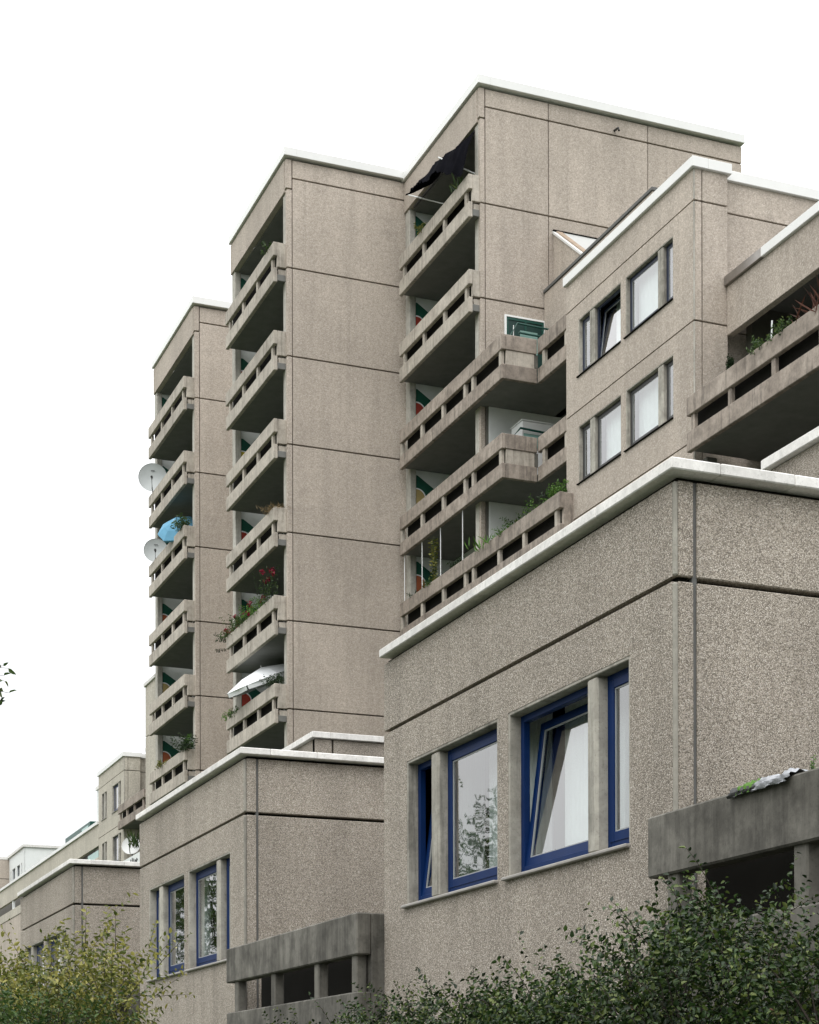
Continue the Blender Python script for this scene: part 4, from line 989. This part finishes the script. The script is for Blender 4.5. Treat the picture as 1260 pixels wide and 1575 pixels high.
for i, (y, lab) in enumerate(((53.45, 'white screen rod at the far end of the screened terrace'), (51.95, 'white screen rod second from the far end of the screened terrace'), (50.45, 'white screen rod right of the climbing vine'), (48.75, 'white screen rod nearest the corner column of the screened terrace'))):
    rd = MB().tube([(21.2, y, 17.56), (21.2, y, 19.2)], .015, 8)
    if i == 0: rd.box(21.1, 21.3, y-.12, y+.12, 17.5, 17.6, .02)
    tag(mk('screen_rod', rd, 'whitef', org=(21.2, y, 17.56)), lab, 'rod', 'white rods of the screened terrace')
tag(mk('screen_sheet', MB().box(21.24, 21.25, 48.85, 53.4, 17.45, 19.2), 'darkwall', org=(21.24, 51, 17.4)), 'dark sheet stretched behind the white screen rods', 'screen') if False else None
rk = thing('metal_frame', 'green metal tube frame standing before the white terrace door', 'metal frame', (22.3, 46.5, 22.2))
z0 = 22.25
mk('frame', MB().tube([(21.75, 46.6, 23.55), (22.0, 46.6, 23.98), (23.35, 46.6, 23.95)], .03, 8).tube([(22.05, 46.6, 23.72), (23.1, 46.6, 23.70)], .03, 8), 'rail', rk)
mk('support', MB().tube([(21.85, 46.62, 22.22), (21.88, 46.6, 23.9)], .015, 6), 'steelrod', rk)
mk('support', MB().tube([(23.0, 46.62, 22.22), (23.0, 46.6, 23.9)], .015, 6), 'rail', rk)
mk('side_panel', MB().box(22.15, 22.7, 46.72, 46.74, 23.2, 23.85), 'greenglass', rk)
cb = thing('garden_cabinet', 'white box shaped cabinet with a green rail on the middle terrace', 'cabinet', (22.2, 46.7, 19.4))
mk('body', MB().box(22.22, 23.3, 46.75, 47.5, 19.4, 21.26, .015), 'whitef', cb); mk('lid', MB().box(22.19, 23.33, 46.72, 47.53, 21.262, 21.30, .01), 'whitef', cb)
mk('rail', MB().tube([(21.95, 47.2, 20.72), (22.1, 46.62, 20.98), (23.2, 46.62, 20.93)], .035, 8), 'rail', cb)
mk('panel', MB().box(22.25, 23.1, 46.70, 46.72, 20.5, 20.88), 'greenglass', cb)
# clothes on the near parapet
def roll(y0, y1, x, z, r, n, wob):
    V = []; m = 20
    for i in range(n+1):
        y = y0+(y1-y0)*i/n
        for q in range(m):
            a = math.pi*1.15*q/(m-1) - .12
            rr = r*(1+wob*math.sin(q*1.7+i*.9)+random.uniform(-.05, .05)); V.append((x - math.cos(a)*rr*1.5, y, z + math.sin(a)*rr*(.8+.2*math.sin(i*.6))))
    return MB().add(V, [(i*m+q, i*m+q+1, (i+1)*m+q+1, (i+1)*m+q) for i in range(n) for q in range(m-1)])
cl = thing('laundry', 'dark cloth with lime green stripes draped over the near stained parapet', 'cloth', (6.28, 9.7, 3.54))
mk('cloth', roll(9.52, 9.92, 6.28, 3.54, .075, 14, .12), 'darkmetal', cl, smooth=True)
for yy in (9.64, 9.71, 9.78): mk('stripe', roll(yy, yy+.014, 6.28, 3.541, .083, 2, .08), 'lime', cl, smooth=True)
tag(mk('laundry', roll(9.22, 9.58, 6.27, 3.54, .08, 16, .14), 'greyc', org=(6.28, 9.4, 3.54), smooth=True), 'crumpled pale grey cloth on the near stained parapet beside the striped one', 'cloth')
# black scribble and green boxes far away
sc = thing('scribble', 'black scribble painted on the small distant white parapet', 'graffiti', (20.98, 91, 13.9))
for i in range(9):
    y = 93.2-.34*i; mk('stroke', MB().tube([(20.985, y, 13.75+.10*math.sin(i*2.1)), (20.985, y-.12, 14.08+.08*math.cos(i*1.3)), (20.985, y-.25, 13.82+.12*math.sin(i))], .03, 5), 'black', sc)
gb = thing('roof_greenhouse', 'dark green glazed box on the roof of the distant terrace wing', 'greenhouse', (23, 112, 17.5))
mk('body', MB().box(22.6, 24, 110, 118, 17.4, 18.9, .02), 'rail', gb); mk('pane', MB().box(22.57, 22.6, 110.4, 112.4, 17.8, 18.7), 'greenglass', gb)
st = MB(); 
tag(mk('wall_hook', MB().tube([(25.9, 47.97, 31.0), (25.9, 47.7, 30.95), (25.9, 47.65, 30.85)], .035, 8), 'darkmetal', org=(26, 48, 31)), 'small dark pipe end sticking out high on the right tower gable', 'pipe')
tag(mk('parapet_box', MB().box(6.40, 6.56, 10.55, 10.78, 3.50, 3.575, .01), 'dish', org=(6.5, 10.6, 3.5)), 'small pale grey box where the near parapet meets the wall', 'box')
